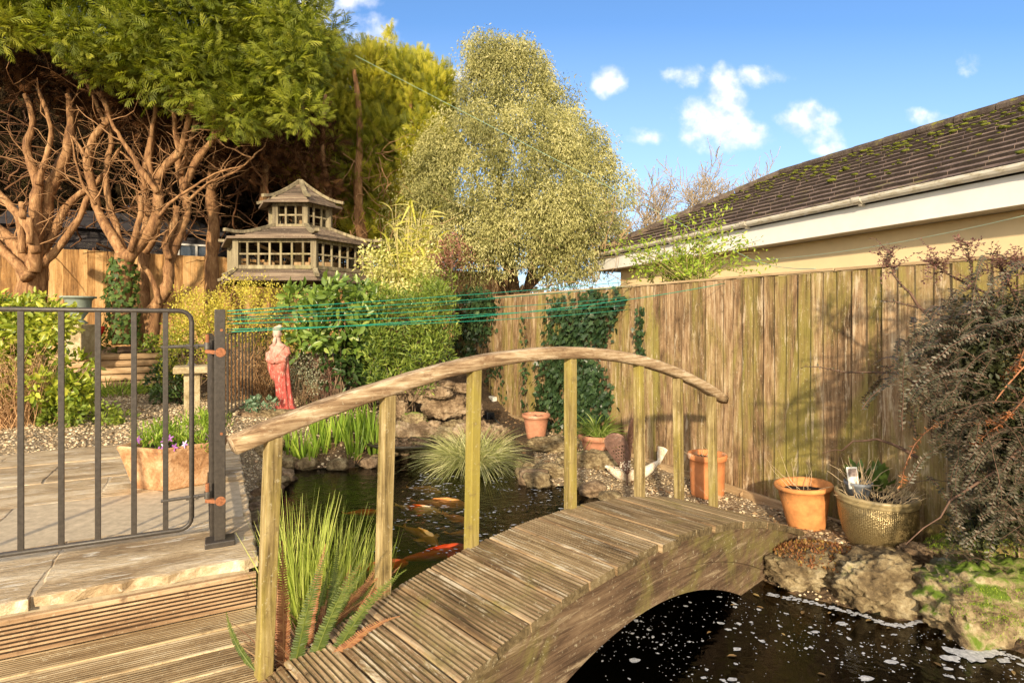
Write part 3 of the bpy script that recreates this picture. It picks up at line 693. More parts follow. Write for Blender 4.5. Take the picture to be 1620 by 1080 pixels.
# ================================================================ GATE AND RAILINGS
M_iron = plain("painted_iron", (.050,.042,.035), .42, var=.35, scale=60, bump=.25, spec=.5, col2=(.14,.09,.06), at=.66)
M_rust = plain("rust", (.30,.12,.055), .9, var=.45, scale=90, bump=.5)
M_steel = plain("threaded_steel", (.12,.11,.10), .5, metal=.5, var=.3, scale=90)
gp = G(348, 861, 0)          # foot of the gate post
def gu(t_): return gp+eu*t_
gate = root("garden_gate", gu(-.8)+ez*.08, "open barred black iron gate hung on the square post", "gate")
gend = -.115; gl_ = -1.28
P = [gu(gl_)+ez*1.093, gu(gend-.05)+ez*1.088]
for q in range(1, 6): an = math.pi/2*q/5; P.append(gu(gend-.05+.05*math.sin(an))+ez*(1.088-.05+.05*math.cos(an)))
P.append(gu(gend)+ez*.6)
for q in range(0, 6): an = math.pi/2*q/5; P.append(gu(gend-.05+.05*math.cos(an))+ez*(.147-.05*math.sin(an)))
P.append(gu(gl_)+ez*.104)
b = MB(); b.tube(P, .0105, 8); b.tube([P[0], P[-1]], .0105, 8); b.obj("gate_frame", M_iron, gate, smooth=True)
for px in (33, 97, 155, 212, 262):
    r = (px-810)/F; t_ = (r*gp[1]-gp[0])/(eu[0]-r*eu[1]); c = gu(t_)
    b = MB(); b.box(c+ez*.106, eu*.021, ev*.012, ez*.982); b.obj("bar", M_iron, gate, bevel=.0015)
b = MB(); b.box(gu(-1.26)+ez*.106, eu*.021, ev*.012, ez*.982); b.obj("bar", M_iron, gate, bevel=.0015)
for zz in (.925, .237):
    hb = MB(); hb.tube([gu(-.235)+ez*zz, gu(-.05)+ez*(zz+.004)], .0075, 8); hb.tube([gu(-.137)+ez*zz, gu(-.118)+ez*zz], .0125, 6); hb.tube([gu(-.10)+ez*zz, gu(-.088)+ez*zz], .0125, 6)
    hb.tube([gu(-.052)+ez*(zz-.013), gu(-.052)+ez*(zz+.018)], .014, 10)
    hb.obj("hinge", M_steel, gate, smooth=False)
post = root("gate_post", gp, "square black iron gate post with rusty hinge pins on a flat foot plate", "post")
b = MB(); b.box(gp+ez*.028, eu*.046, ev*.046, ez*1.068); b.obj("pillar", M_iron, post, bevel=.003)
b = MB(); b.box(gp, eu*.125, ev*.10, ez*.03); b.obj("foot_plate", M_iron, post, bevel=.005)
for zz in (.925, .237):
    b = MB(); b.tube([gu(-.052)+ez*(zz-.03), gu(-.052)+ez*(zz+.055)], .0085, 8); b.bar(gu(-.058)+ez*(zz-.022), gu(-.018)+ez*(zz-.028)-ev*.012, .022, .016)
    b.tube([gu(.002)+ez*(zz-.028)-ev*.0235, gu(.002)+ez*(zz-.028)-ev*.0245], .022, 12); b.obj("hinge_pin", M_rust, post)
for zz in (1.0, .52): b = MB(); b.tube([gu(.006)+ez*zz-ev*.023, gu(.006)+ez*zz-ev*.0262], .0065, 8); b.obj("bolt_head", M_rust, post)
# stay of the post and panel seen edge on
def railing(name, A0, B0, z0a, z0b, ht, n, lab):
    r = root(name, (A0+B0)/2+ez*z0a, lab, "railing")
    b = MB(); b.bar(A0+ez*(z0a+ht), B0+ez*(z0b+ht), .03, .012); b.obj("rail", M_iron, r); b = MB(); b.bar(A0+ez*(z0a+.05), B0+ez*(z0b+.05), .03, .012); b.obj("rail", M_iron, r)
    for i in range(n):
        c = A0+(B0-A0)*(i+.0)/(n-1); zz = z0a+(z0b-z0a)*i/(n-1)
        b = MB(); b.tube([c+ez*(zz+(.0 if i in (0, n-1) else .05)), c+ez*(zz+ht)], .0085 if 0 < i < n-1 else .013, 6); b.obj("bar", M_iron, r)
    return r
pa = gp+ev*.05-eu*.03; pb_ = gp+ev*1.38-eu*.055
railing("iron_railing", pa, pb_, 0.02, 0.02, .93, 13, "black iron railing running back from the gate post beside the terracotta trough")
railing("iron_railing", np.array((-3.06, 6.12, 0)), np.array((-3.35, 7.75, 0)), -.03, .04, .92, 13, "black iron railing with thin bars beside the red robed statue")

# ================================================================ PAGODA BIRD HOUSE
M_old = wood("pagoda_grey_timber", [(.28,(.07,.055,.035)),(.48,(.20,.165,.105)),(.66,(.34,.29,.18)),(.82,(.46,.41,.28))], rot=0, along=2, grain=22, patch=3, algae=(.22,.20,.06), algae_amt=.3)
M_shing = wood("pagoda_shingle", [(.28,(.045,.034,.026)),(.48,(.13,.095,.07)),(.66,(.24,.18,.13)),(.82,(.36,.30,.21))], rot=0, along=0, grain=20, patch=3, island=.8)
M_darkin = plain("pagoda_inside", (.05,.035,.022), .95)
pc = np.array((-3.13, 8.42, 0)); pg = root("pagoda_birdhouse", pc+ez*.4, "large grey wooden two tier pagoda bird house with glazing bars on a post", "bird house")
def hexp(r, z, k): an = R(-120+60*k); return pc+np.array((r*math.cos(an), r*math.sin(an), z))   # k=0,1 the front edge
def tier(r, z0, z1, ncol, nrow):
    b = MB()
    for k in range(6): b.bar(hexp(r, z0, k), hexp(r, z1, k), .075, .075)
    for k in range(6):
        p, q = hexp(r, 0, k), hexp(r, 0, k+1); d = q-p
        for z in (z0+.02, z1-.02): b.bar(p+ez*z, q+ez*z, .05, .05)
        nrm = np.cross(d/np.linalg.norm(d), ez)
    b.obj("wall_frame", M_old, pg)
    for k in range(6):
        p, q = hexp(r, 0, k), hexp(r, 0, k+1); d = q-p; b = MB()
        for i in range(1, ncol): b.bar(p+d*i/ncol+ez*(z0+.03), p+d*i/ncol+ez*(z1-.03), .026, .026)
        for j in range(1, nrow): b.bar(p+d*.03+ez*(z0+(z1-z0)*j/nrow), q-d*.03+ez*(z0+(z1-z0)*j/nrow), .02, .022)
        b.obj("window", M_old, pg)
def hiproof(r0, z0, r1, z1, rows, name, up=.07, con=.25, ridge=True):
    b = MB(); 
    for i in range(rows):
        fa, fb = i/rows, (i+1.12)/rows
        ra, rb = r0+(r1-r0)*fa, r0+(r1-r0)*min(fb, 1)
        za = z0+(z1-z0)*(fa-con*fa*(1-fa)*1.2); zb = z0+(z1-z0)*(min(fb,1)-con*min(fb,1)*(1-min(fb,1))*1.2)
        for k in range(6):
            p, q = hexp(ra, za+.026, k), hexp(ra, za+.026, k+1); s, t_ = hexp(rb, zb+.006, k), hexp(rb, zb+.006, k+1)
            if i == 0: pass
            lo = [x-ez*.03 for x in (p, q, t_, s)]
            b.add([p, q, t_, s]+lo, [(0,1,2,3),(7,6,5,4),(0,4,5,1),(1,5,6,2),(2,6,7,3),(3,7,4,0)])
    rfo = b.obj(name, M_shing, pg); b = MB()
    for k in range(6):
        P = []
        for q in range(7):
            f = q/6; P.append(hexp(r0*1.03+(r1-r0*1.03)*f, z0+(z1-z0)*(f-con*f*(1-f)*1.2)+.035+up*max(0, .5-f)**2*4, k))
        b = MB()
        for q in range(6): b.bar(P[q], P[q+1]+(P[q+1]-P[q])*.04, .055, .04)
        b.obj("hip_board", M_old, rfo)
tier(1.03, 1.72, 2.11, 7, 2)
hiproof(1.18, 1.56, 1.0, 1.73, 4, "skirt_roof", up=.03, con=0)
hiproof(1.17, 2.11, .43, 2.36, 6, "lower_roof")
tier(.42, 2.35, 2.70, 3, 2)
hiproof(.62, 2.68, .02, 3.06, 6, "upper_roof", up=.05)
b = MB(); b.add([hexp(1.0, 1.70, k) for k in range(6)]+[hexp(1.0, 1.67, k) for k in range(6)], [(5,4,3,2,1,0),(6,7,8,9,10,11)]+[(k, (k+1) % 6, 6+(k+1) % 6, 6+k) for k in range(6)])
b.add([hexp(.40, 2.34, k) for k in range(6)], [(0,1,2,3,4,5)]); b.obj("floor", M_darkin, pg)
b = MB(); b.bar(pc+ez*1.7, pc+ez*2.34, .12); b.bar(pc+ez*2.34, pc+ez*2.95, .06)
for k in range(3): b.bar(pc+ez*1.75+np.array((.3*math.cos(k*2.1),.3*math.sin(k*2.1),0)), hexp(.75, 2.08, k*2), .035)
for x_ in (-.35, .15, .5): b.box(pc+np.array((x_, -.25, 1.70)), (.22,0,0), (0,.2,0), (0,0,.16))
b.obj("perch_frame", wood("inner_timber", [(.3,(.16,.10,.05)),(.6,(.40,.27,.14)),(.8,(.6,.42,.24))], along=2), pg)
b = MB(); pp = pc+np.array((.30,-.1,0)); b.bar(pp+ez*.3, pp+ez*1.66, .13); 
for sx_, sy_ in ((-1,0),(1,0),(0,-1),(0,1)): b.bar(pp+ez*1.3, pp+np.array((sx_*.34, sy_*.34, 1.66)), .05)
b.bar(pc+np.array((-.85,-.1,1.64)), pc+np.array((.85,-.1,1.64)), .09); b.bar(pc+np.array((0,-.8,1.64)), pc+np.array((0,.8,1.64)), .09); b.obj("support_post", M_shing, pg)

# ================================================================ STATUE
t = NT("faded_red_paint"); v = t.coord((1,1,1)); sz = t.n("ShaderNodeSeparateXYZ", {0: v}).outputs[2]
n_ = t.noise(v, 9, 9, .7, .6); f = t.math('ADD', t.math('MULTIPLY', sz, 1.0), t.math('MULTIPLY', t.math('SUBTRACT', n_, .5), 1.0))
c = t.ramp(f, [(.0,(.33,.04,.03)),(.42,(.35,.055,.042)),(.66,(.44,.14,.10)),(.82,(.50,.28,.22)),(1.0,(.58,.44,.36))])
gs = t.noise(t.coord((1,1,.35)), 48, 6, .75); c = t.mix(t.n("ShaderNodeMapRange", {0: gs, 1: .53, 2: .66}).outputs[0], c, (.64,.40,.33))
t.l(c, t.b.inputs["Base Color"]); t.b.inputs["Roughness"].default_value = .75; t.bump(gs, .3, .004); M_red = t.m
S0 = np.array((-2.62, 6.58, -.07)); k_ = .00140
def sp(zx, zy, y=0.0): return S0+np.array(((zx-475)*k_, y, (920-zy)*k_))
b = MB(); secs = [(862,478,88,60),(830,472,72,56),(780,470,66,52),(720,462,60,50),(660,455,60,50),(600,448,62,50),(540,440,64,52),(500,436,68,54),(460,430,70,56),(420,426,72,56),(380,424,74,54),(350,420,72,48),(330,415,60,40),(316,411,34,30),(295,409,27,27),(275,408,27,27)]
V = []; KK = 56
for (zy, cx, rx, ry) in secs:
    c = sp(cx, zy); fold = max(0, min(1, (zy-400)/260))
    for j in range(KK):
        an = 2*math.pi*j/KK; rr = 1+.12*fold*math.sin(an*9+zy*.006)+.05*fold*math.sin(an*5+2+zy*.01)
        V.append(c+np.array((rx*k_*math.cos(an)*rr, ry*k_*math.sin(an)*rr, 0)))
n = len(secs); b.add(V, [(i*KK+(j+1) % KK, i*KK+j, (i+1)*KK+j, (i+1)*KK+(j+1) % KK) for i in range(n-1) for j in range(KK)]+[tuple(range(KK)), tuple((n-1)*KK+j for j in range(KK))[::-1]])
def ell(mb, c, rx, ry, rz, s=3):
    mv, mf = ICO[s]; mb.add([c+np.array((x*rx, y*ry, z*rz)) for x, y, z in mv], mf)
ell(b, sp(406, 238, -.004), 33*k_, 36*k_, 46*k_)               # head
ell(b, sp(404, 205, .006), 36*k_, 38*k_, 30*k_)                 # hair cap
ell(b, sp(424, 180, .01), 20*k_, 17*k_, 16*k_); b.tube([sp(408, 200), sp(424, 184)], 14*k_, 10)
b.tube([sp(403, 240, -.050), sp(402, 256, -.060), sp(403, 262, -.048)], [4*k_, 7*k_, 4*k_], 8)    # nose
ell(b, sp(392, 228, -.040), 11*k_, 8*k_, 4*k_, 2); ell(b, sp(417, 228, -.040), 11*k_, 8*k_, 4*k_, 2)   # brows
ell(b, sp(403, 272, -.046), 12*k_, 7*k_, 4*k_, 2)
b.tube([sp(402, 278, -.044), sp(400, 300, -.052), sp(398, 330, -.055), sp(398, 350, -.058)], [16*k_, 17*k_, 11*k_, 3*k_], 10)   # beard
ell(b, sp(374, 244, .004), 6*k_, 9*k_, 15*k_, 2); ell(b, sp(438, 244, .004), 6*k_, 9*k_, 15*k_, 2)
b.tube([sp(362, 348, 0), sp(342, 400, -.010), sp(350, 452, -.045), sp(392, 472, -.085)], [26*k_, 27*k_, 25*k_, 17*k_], 12)     # right arm
b.tube([sp(480, 352, 0), sp(494, 405, -.005), sp(478, 452, -.05), sp(418, 466, -.092)], [28*k_, 30*k_, 30*k_, 20*k_], 12)
b.tube([sp(368, 462, -.03), sp(372, 520, -.035), sp(384, 600, -.03), sp(396, 632, -.02)], [30*k_, 32*k_, 20*k_, 5*k_], 10)   # hanging sleeves
b.tube([sp(470, 455, -.04), sp(462, 520, -.055), sp(460, 590, -.05), sp(470, 640, -.04)], [28*k_, 30*k_, 18*k_, 6*k_], 10)
for q in range(5):
    b.tube([sp(478-q*9, 340+q*6, -.045), sp(440-q*8, 400+q*10, -.072), sp(404-q*3, 440+q*5, -.084)], 8*k_, 6)
for q in range(6):
    b.tube([sp(420+q*11, 480+q*6, -.070+q*.004), sp(428+q*11, 600+q*6, -.068+q*.004), sp(440+q*11, 760, -.072+q*.006), sp(446+q*10, 850, -.082+q*.006)], 9*k_, 6)
ell(b, sp(404, 466, -.10), 20*k_, 14*k_, 11*k_, 2)
for q in range(4): b.tube([sp(392+q*7, 458+q*1, -.104), sp(388+q*7, 470, -.118), sp(392+q*6, 480, -.108)], 3.6*k_, 6)
st = root("robed_statue", S0, "faded red painted statue of a robed bearded sage with topknot by the pond", "statue")
bo = b.obj("figure", M_red, st, smooth=True); rm = bo.modifiers.new("remesh", 'REMESH'); rm.mode = 'VOXEL'; rm.voxel_size = .0045; rm.use_smooth_shade = True
sm = bo.modifiers.new("smooth", 'SMOOTH'); sm.factor = .4; sm.iterations = 2
b = MB(); b.lathe(sp(478, 925), [(.155,0),(.160,.012),(.150,.05),(.128,.062),(.118,.085)], 8, sy=.85); b.obj("plinth", plain("red_plinth", (.50,.06,.045), .7, var=.3, scale=25, col2=(.6,.3,.25), at=.62), st, bevel=.006)

# ================================================================ POTS
M_terra = plain("terracotta_orange", (.66,.28,.09), .8, var=.3, scale=14, bump=.5, col2=(.30,.15,.08), at=.57)
M_terra2 = plain("terracotta_flaked", (.60,.23,.085), .85, var=.2, scale=10, bump=.5, col2=(.74,.50,.32), at=.53)
M_terra3 = plain("terracotta_rose", (.50,.225,.13), .8, var=.2, scale=18, bump=.3, col2=(.62,.36,.24), at=.58)
M_trough = stone("terracotta_trough", [(.25,(.24,.12,.055)),(.46,(.46,.25,.12)),(.60,(.60,.37,.20)),(.8,(.74,.54,.36))], scale=9, bump=.5, fine=50)
M_soil = plain("potting_soil", (.022,.016,.012), .95, var=.6, scale=60, bump=1.0, dist=.02)
def pot(name, base, r0, r1, ht, lab, mat, rim=.05, tilt=0, sx=1, soil=.8, group=None, lip=.014, k=40):
    r = root(name, base, lab, "plant pot", group); b = MB()
    th = .014; rl = lambda z: r0+(r1-r0)*(z/ht)**.9
    zr_ = ht-rim
    pr = [(r0*.97, 0), (r0, .006)]+[(rl(zr_*q/6), zr_*q/6) for q in range(1, 7)]+[(rl(zr_)+lip*.8, zr_+.004), (r1+lip, zr_+.012), (r1+lip*1.15, ht-.012), (r1+lip*.8, ht), (r1-th*.4, ht), (r1-th, ht-.01)]
    pr += [(rl(ht*q)-th, ht*q) for q in (.8, .6, .4)]+[(.01, ht*.38)]
    b.lathe((0,0,0), pr, k); o = b.obj("body", mat, None, loc=(0,0,0), smooth=True); o.parent = r; o.location = (0,0,0)
    b = MB(); nr = 9; V = [(0, 0, ht*soil)]; rs = rl(ht*soil)-th*.6
    for q in range(1, nr+1):
        for j in range(24):
            an = 2*math.pi*j/24; rr = rs*q/nr; x, y = rr*math.cos(an), rr*math.sin(an)
            V.append((x, y, ht*soil+(.02*fract((x*22, y*22, base[0]*9), 1))*(1 if q < nr else 0)))
    Fc = [(0, 1+j, 1+(j+1) % 24) for j in range(24)]+[(1+(q-1)*24+j, 1+q*24+j, 1+q*24+(j+1) % 24, 1+(q-1)*24+(j+1) % 24) for q in range(1, nr) for j in range(24)]
    b.add(V, Fc); s = b.obj("soil", M_soil, None, loc=(0,0,0), smooth=True); s.parent = r; s.location = (0,0,0)
    r.rotation_euler = (tilt*.3, tilt, 0); return r
pA = np.array((2.00, 3.86, gz1(2.00, 3.86)-.01)); pot("terracotta_pot", pA, .11, .168, .31, "bright orange terracotta pot at the far foot of the bridge, half full of black soil", M_terra, rim=.035, tilt=R(-4), soil=.82)
pB = np.array((1.62, 4.72, gz1(1.62, 4.72)-.01)); pot("terracotta_pot", pB, .132, .144, .345, "straight sided orange terracotta pot with flaking base against the fence", M_terra2, rim=.05, soil=.86)
pC_ = G(848, 693, -.365); pot("terracotta_pot", pC_, .105, .155, .29, "small rough reddish terracotta pot in front of the ivy", M_terra3, rim=.045, soil=.85)
pD = G(946, 724, -.395); pot("terracotta_bowl", pD, .12, .19, .25, "shallow rose terracotta bowl planted with grassy green leaves", M_terra3, rim=.06, soil=.86)
# glazed bronze scale pot
t = NT("bronze_scale_glaze"); v = t.coord((1,1,1)); 
sep_ = t.n("ShaderNodeSeparateXYZ", {0: v}); ang = t.math('ARCTAN2', sep_.outputs[1], sep_.outputs[0])
cv = t.n("ShaderNodeCombineXYZ", {0: t.math('MULTIPLY', ang, .23), 1: t.math('MULTIPLY', sep_.outputs[2], 1.35), 2: 0.0}).outputs[0]
vo = t.n("ShaderNodeTexVoronoi", {"Vector": cv, "Scale": 80.0, "Randomness": .35}); n_ = t.noise(v, 14, 6, .7)
t.l(t.ramp(vo.outputs["Distance"], [(.0,(.40,.31,.15)),(.6,(.27,.20,.09)),(1.0,(.12,.085,.04))]), t.b.inputs["Base Color"]); t.b.inputs["Roughness"].default_value = .27; t.b.inputs["Metallic"].default_value = .55; t.b.inputs["Specular IOR Level"].default_value = .7
t.bump(t.math('ADD', t.math('MULTIPLY', vo.outputs["Distance"], -1.0), t.math('MULTIPLY', n_, .3)), .6, .008); M_bronze = t.m
M_brim = plain("bronze_rim", (.36,.28,.14), .45, var=.3, scale=20, spec=.6)
pE = np.array((2.23, 3.48, gz1(2.24, 3.46)-.03)); r = root("glazed_pot", pE, "large bronze glazed pot with scale pattern on the rocks, full of dry stems", "plant pot")
b = MB(); b.lathe(pE, [(.12,0),(.126,.006),(.152,.05),(.182,.12),(.202,.20),(.211,.27),(.213,.315)], 64); b.obj("body", M_bronze, r, smooth=True)
b = MB(); b.lathe(pE, [(.212,.314),(.220,.320),(.222,.332),(.220,.340),(.226,.346),(.226,.362),(.220,.368),(.208,.366),(.200,.35),(.198,.30),(.01,.295)], 64); b.obj("rim", M_brim, r, smooth=True)
b = MB(); b.lathe(pE, [(.01,.33),(.10,.34),(.16,.33),(.200,.322)], 40); b.obj("soil", M_soil, r, smooth=True)
# small grey nursery pot with a plant label, standing in the bronze pot
pF = pE+np.array((-.10,.02,.335)); r = root("nursery_pot", pF, "small grey plastic pot with white plant tag standing in the bronze pot", "plant pot")
b = MB(); b.lathe(pF, [(.055,0),(.072,.075),(.078,.077),(.079,.095),(.073,.096),(.070,.06),(.01,.055)], 28); b.obj("body", plain("grey_plastic", (.22,.24,.27), .5, var=.08, bump=0), r, smooth=True)
b = MB(); b.box(pF+np.array((-.045,-.035,.06)), (.068,.006,0), (0,.0015,0), (-.012,.01,.13)); tg = b.obj("plant_tag", plain("white_tag", (.78,.78,.76), .5, var=.05), r)
b = MB(); q0 = pF+np.array((-.045,-.0365,.06))
b.box(q0+np.array((-.0065,.002,.075)), (.056,.005,0), (0,.0012,0), (-.005,.004,.045)); b.obj("tag_picture", plain("tag_picture", (.30,.24,.22), .5, var=.6, scale=60), tg)
# hexagonal planter (trough) on the terrace
pT = np.array((-2.13, 3.62, .0)); r = root("terracotta_trough", pT, "pale terracotta trough with tapering sides, planted with purple violas, on the terrace", "planter")
cor = [(-.30,-.11),(.02,-.20),(.235,.02),(.22,.20),(-.05,.26),(-.28,.12)]
def ring(s, z, e=0): return [pT+np.array((x*s+np.sign(x)*e, y*s+np.sign(y)*e, z)) for x, y in cor]
b = MB(); rr_ = [ring(.74, 0), ring(.76, .008), ring(1.0, .235), ring(1.03, .25), ring(1.03, .268), ring(.97, .272), ring(.93, .255), ring(.88, .20)]
V = [p for q in rr_ for p in q]; n = 6; b.add(V, [(i*n+j, i*n+(j+1) % n, (i+1)*n+(j+1) % n, (i+1)*n+j) for i in range(7) for j in range(n)]+[tuple(range(n))[::-1]]); b.obj("body", M_trough, r, bevel=.006)
b = MB(); b.add(ring(.92, .235), [tuple(range(6))]); b.obj("soil", M_soil, r)
# sundial pillar
pS = np.array((-3.40, 6.05, gz1(-3.4, 6.05)-.01)); r = root("stone_pillar", pS, "square pale stone pillar with flat cap standing behind the terracotta trough", "pillar")
M_pil = stone("pillar_stone", [(.3,(.24,.18,.09)),(.5,(.42,.34,.20)),(.7,(.60,.51,.34))], scale=5, fine=60, bump=.35)
b = MB(); b.box(pS, eu*.15, ev*.15, ez*.50); b.obj("shaft", M_pil, r, bevel=.006)
b = MB(); b.box(pS+ez*.50, eu*.34, ev*.34, ez*.07); b.obj("cap_slab", M_pil, r, bevel=.012)
b = MB(); b.prism([pS+ez*.57+eu*.05, pS+ez*.57-eu*.05, pS+ez*.64-eu*.03], ev*.004); b.obj("gnomon", M_steel, r)
# urn and red pot on the raised bed
pU = W(124, 505, 8.2); pU[2] = .98; r = root("garden_urn", pU, "grey green urn with wide flat rim behind the laurel", "urn")
b = MB(); b.lathe(pU, [(.10,0),(.12,.02),(.06,.07),(.09,.12),(.155,.22),(.16,.34),(.19,.37),(.22,.375),(.22,.40),(.17,.40),(.15,.30),(.01,.28)], 32); b.obj("body", plain("urn_grey", (.26,.31,.26), .7, var=.15), r, smooth=True)
b = MB(); b.box(pU-ez*.5, (.3,0,0), (0,.3,0), ez*.497); b.obj("pedestal", M_pil, r, bevel=.01)
pR = W(140, 520, 8.5); pR[2] = .72; r = root("red_pot", pR, "glossy bright red pot beside the urn", "plant pot")
b = MB(); b.lathe(pR, [(.09,0),(.15,.05),(.19,.15),(.205,.22),(.195,.225),(.17,.12),(.01,.10)], 32); b.obj("body", plain("red_glaze", (.62,.012,.012), .25, var=.1, bump=0, spec=.7), r, smooth=True)
b = MB(); b.lathe(pR-ez*.2, [(.10,0),(.11,.01),(.11,.195),(.01,.2)], 12); b.obj("stand", wood("log_stand", [(.3,(.25,.18,.10)),(.6,(.5,.38,.2)),(.8,(.6,.5,.3))], along=2), r)
# log risers
M_log = wood("log_edging", [(.3,(.14,.08,.04)),(.5,(.40,.26,.14)),(.7,(.66,.48,.28))], rot=A, along=0, grain=30, patch=3)
pq = G(195, 612, .03); steps = root("log_steps", pq-ez*.05, "four stacked round logs edging the raised bed behind the laurel", "log edging")
for k in range(5):
    b = MB(); c = pq+ev*k*.055+ez*(.03+k*.103); b.tube([c-eu*.95, c+eu*(.66-.05*(k % 2))], [.055, .052], 12); b.obj("log", M_log, steps, smooth=True)
# fittings on the fence
def fpx(px, py, off=.03):
    r = (px-810)/F; s = (r*4.8-1.87)/(.4624+r*.887); p = f0+fd*s+fn*off; return p+ez*(H+(505-py)/F*p[1])
c = fpx(785, 633, .06); r = root("socket_box", c-ez*.05, "white weatherproof electrical socket box on the fence", "socket box"); b = MB(); b.box(c-ez*.05, fd*.16, fn*.07, ez*.11)
b.obj("cover", plain("white_plastic", (.70,.70,.66), .4, var=.04, bump=0), r, bevel=.006); b = MB()
for q in range(4): b.box(c+ez*(-.035+q*.022)+fn*.037, fd*.12, fn*.004, ez*.008)
b.obj("louvre", plain("grey_plastic_dark", (.30,.30,.29), .5), r)
c = G(772, 662, -.30); r = root("pump_housing", c, "black plastic pump box on the gravel below the socket box", "pump box"); b = MB(); b.box(c, fd*.2, fn*.13, ez*.10, taper=.88); b.obj("case", plain("black_plastic", (.018,.020,.026), .35, bump=0), r, bevel=.012)
b = MB(); b.tube([c+ez*.05+fd*.1, c+fd*.2+ez*.03, c+fd*.34-ez*.01], .013, 8); b.obj("hose", plain("hose_black", (.02,.02,.02), .5), r, smooth=True)

# ---------------- butterfly ornament
M_wing = plain("rusty_brown_metal", (.20,.115,.085), .6, metal=.3, var=.5, scale=40, bump=.4, col2=(.30,.22,.18), at=.6)
bc = G(992, 762, -.36); r = root("butterfly_ornament", bc, "rusty brown metal butterfly ornament with pierced wings beside the white fish", "garden ornament")
def wing(o_, dx, dup, ln, wd, hole=True, name="wing"):
    """tapered wing plate: narrow at the root, round at the tip, pierced"""
    dx = unit(np.asarray(dx, float)); dup = unit(np.asarray(dup, float)); nrm = np.cross(dx, dup); V = []; nr, nc = 26, 14; Fc = []
    for i in range(nr+1):
        f = i/nr; hw = wd*(.18+.82*math.sin(min(1, f*1.25)*math.pi/2))*math.sqrt(max(0, 1-max(0, (f-.72)/.28)**2)+.0001)
        for j in range(nc+1):
            g_ = j/nc*2-1; V.append(o_+dup*ln*f+dx*hw*g_+nrm*(.012*(1-g_*g_)+.02*f*f))
    for i in range(nr):
        for j in range(nc):
            if hole and 5 < i < 18 and 2 < j < 11 and (i % 2 == 0) and ((j+(i//2) % 2) % 2 == 0): continue
            q = i*(nc+1)+j; Fc.append((q, q+1, q+nc+2, q+nc+1))
    o = mk(name, V, Fc, M_wing, r); s = o.modifiers.new("solid", 'SOLIDIFY'); s.thickness = .006; return o
o1 = bc+ez*.09; wing(o1, (.85,-.35,.28), (-.38,.05,1), .36, .10); wing(o1+np.array((.02,.03,0)), (.45,.8,.1), (.06,.12,1), .46, .09)
b = MB(); b.tube([bc+np.array((-.02,-.07,.10)), bc+np.array((0,0,.09)), bc+np.array((.03,.10,.05))], [.012,.022,.008], 10)
for s_ in (-1, 1): b.tube([bc+np.array((-.02,-.07,.10)), bc+np.array((-.05+s_*.02,-.12,.15)), bc+np.array((-.07+s_*.05,-.15,.16))], .003, 5)
b.tube([bc-ez*.03, bc+ez*.09], .006, 6); b.obj("thorax", M_wing, r, smooth=True)
mv, mf = ICO[1]; V = []; Fc = []
for q in range(46):
    f = rng.uniform(.05, .28); g_ = rng.uniform(-1, 1); p = o1+unit(np.array((-.28,.05,1)))*.33*f+unit(np.array((.85,-.35,.28)))*.05*g_+np.array((0,-.016,0))
    bb = len(V); V += [p+x*.0055 for x in mv]; Fc += [tuple(i+bb for i in f_) for f_ in mf]
mk("bead_inlay", V, Fc, plain("cream_bead", (.75,.66,.52), .6), r, smooth=True)
# ---------------- stone fish ornament
M_fish = stone("painted_fish_stone", [(.32,(.34,.22,.12)),(.46,(.62,.50,.36)),(.6,(.80,.74,.62))], scale=11, fine=60, bump=.4)
fc = G(1000, 768, -.36); r = root("fish_ornament", fc, "cream painted stone fish ornament with upturned tail on the gravel", "garden ornament")
hd = G(962, 742, -.28); tl = W(1042, 733, 5.15); b = MB(); P = []; Rr = []
for q in range(13):
    f = q/12; p = hd+(tl-hd)*f; p = p.copy(); p[2] = hd[2]+.02-.10*math.sin(f*math.pi)+(tl[2]-hd[2])*f**2; P.append(p); Rr.append(.012+.068*math.sin(min(1, f*1.6+.12)*math.pi/2)*(1-f)**.55)
b.tube(P, Rr, 16); e = P[-1]
for q in range(-4, 5):
    an = q*.17; dd_ = np.array((.45*math.sin(an)+.3, .1, math.cos(an)*.9)); b.tube([e-ez*.03, e+unit(dd_)*.07, e+unit(dd_)*.135], [.012, .014, .007], 6)
ell(b, P[0]+np.array((-.01,-.005,.004)), .022, .02, .016, 2)
bo = b.obj("body", M_fish, r, smooth=True); rm = bo.modifiers.new("remesh", 'REMESH'); rm.mode = 'VOXEL'; rm.voxel_size = .006; rm.use_smooth_shade = True
b = MB()
for s_ in (-1, 1): ell(b, P[1]+np.array((.012, s_*.022-.008, .026)), .008, .008, .008, 2)
b.obj("eye", plain("grey_eye", (.12,.13,.15), .4), r, smooth=True)

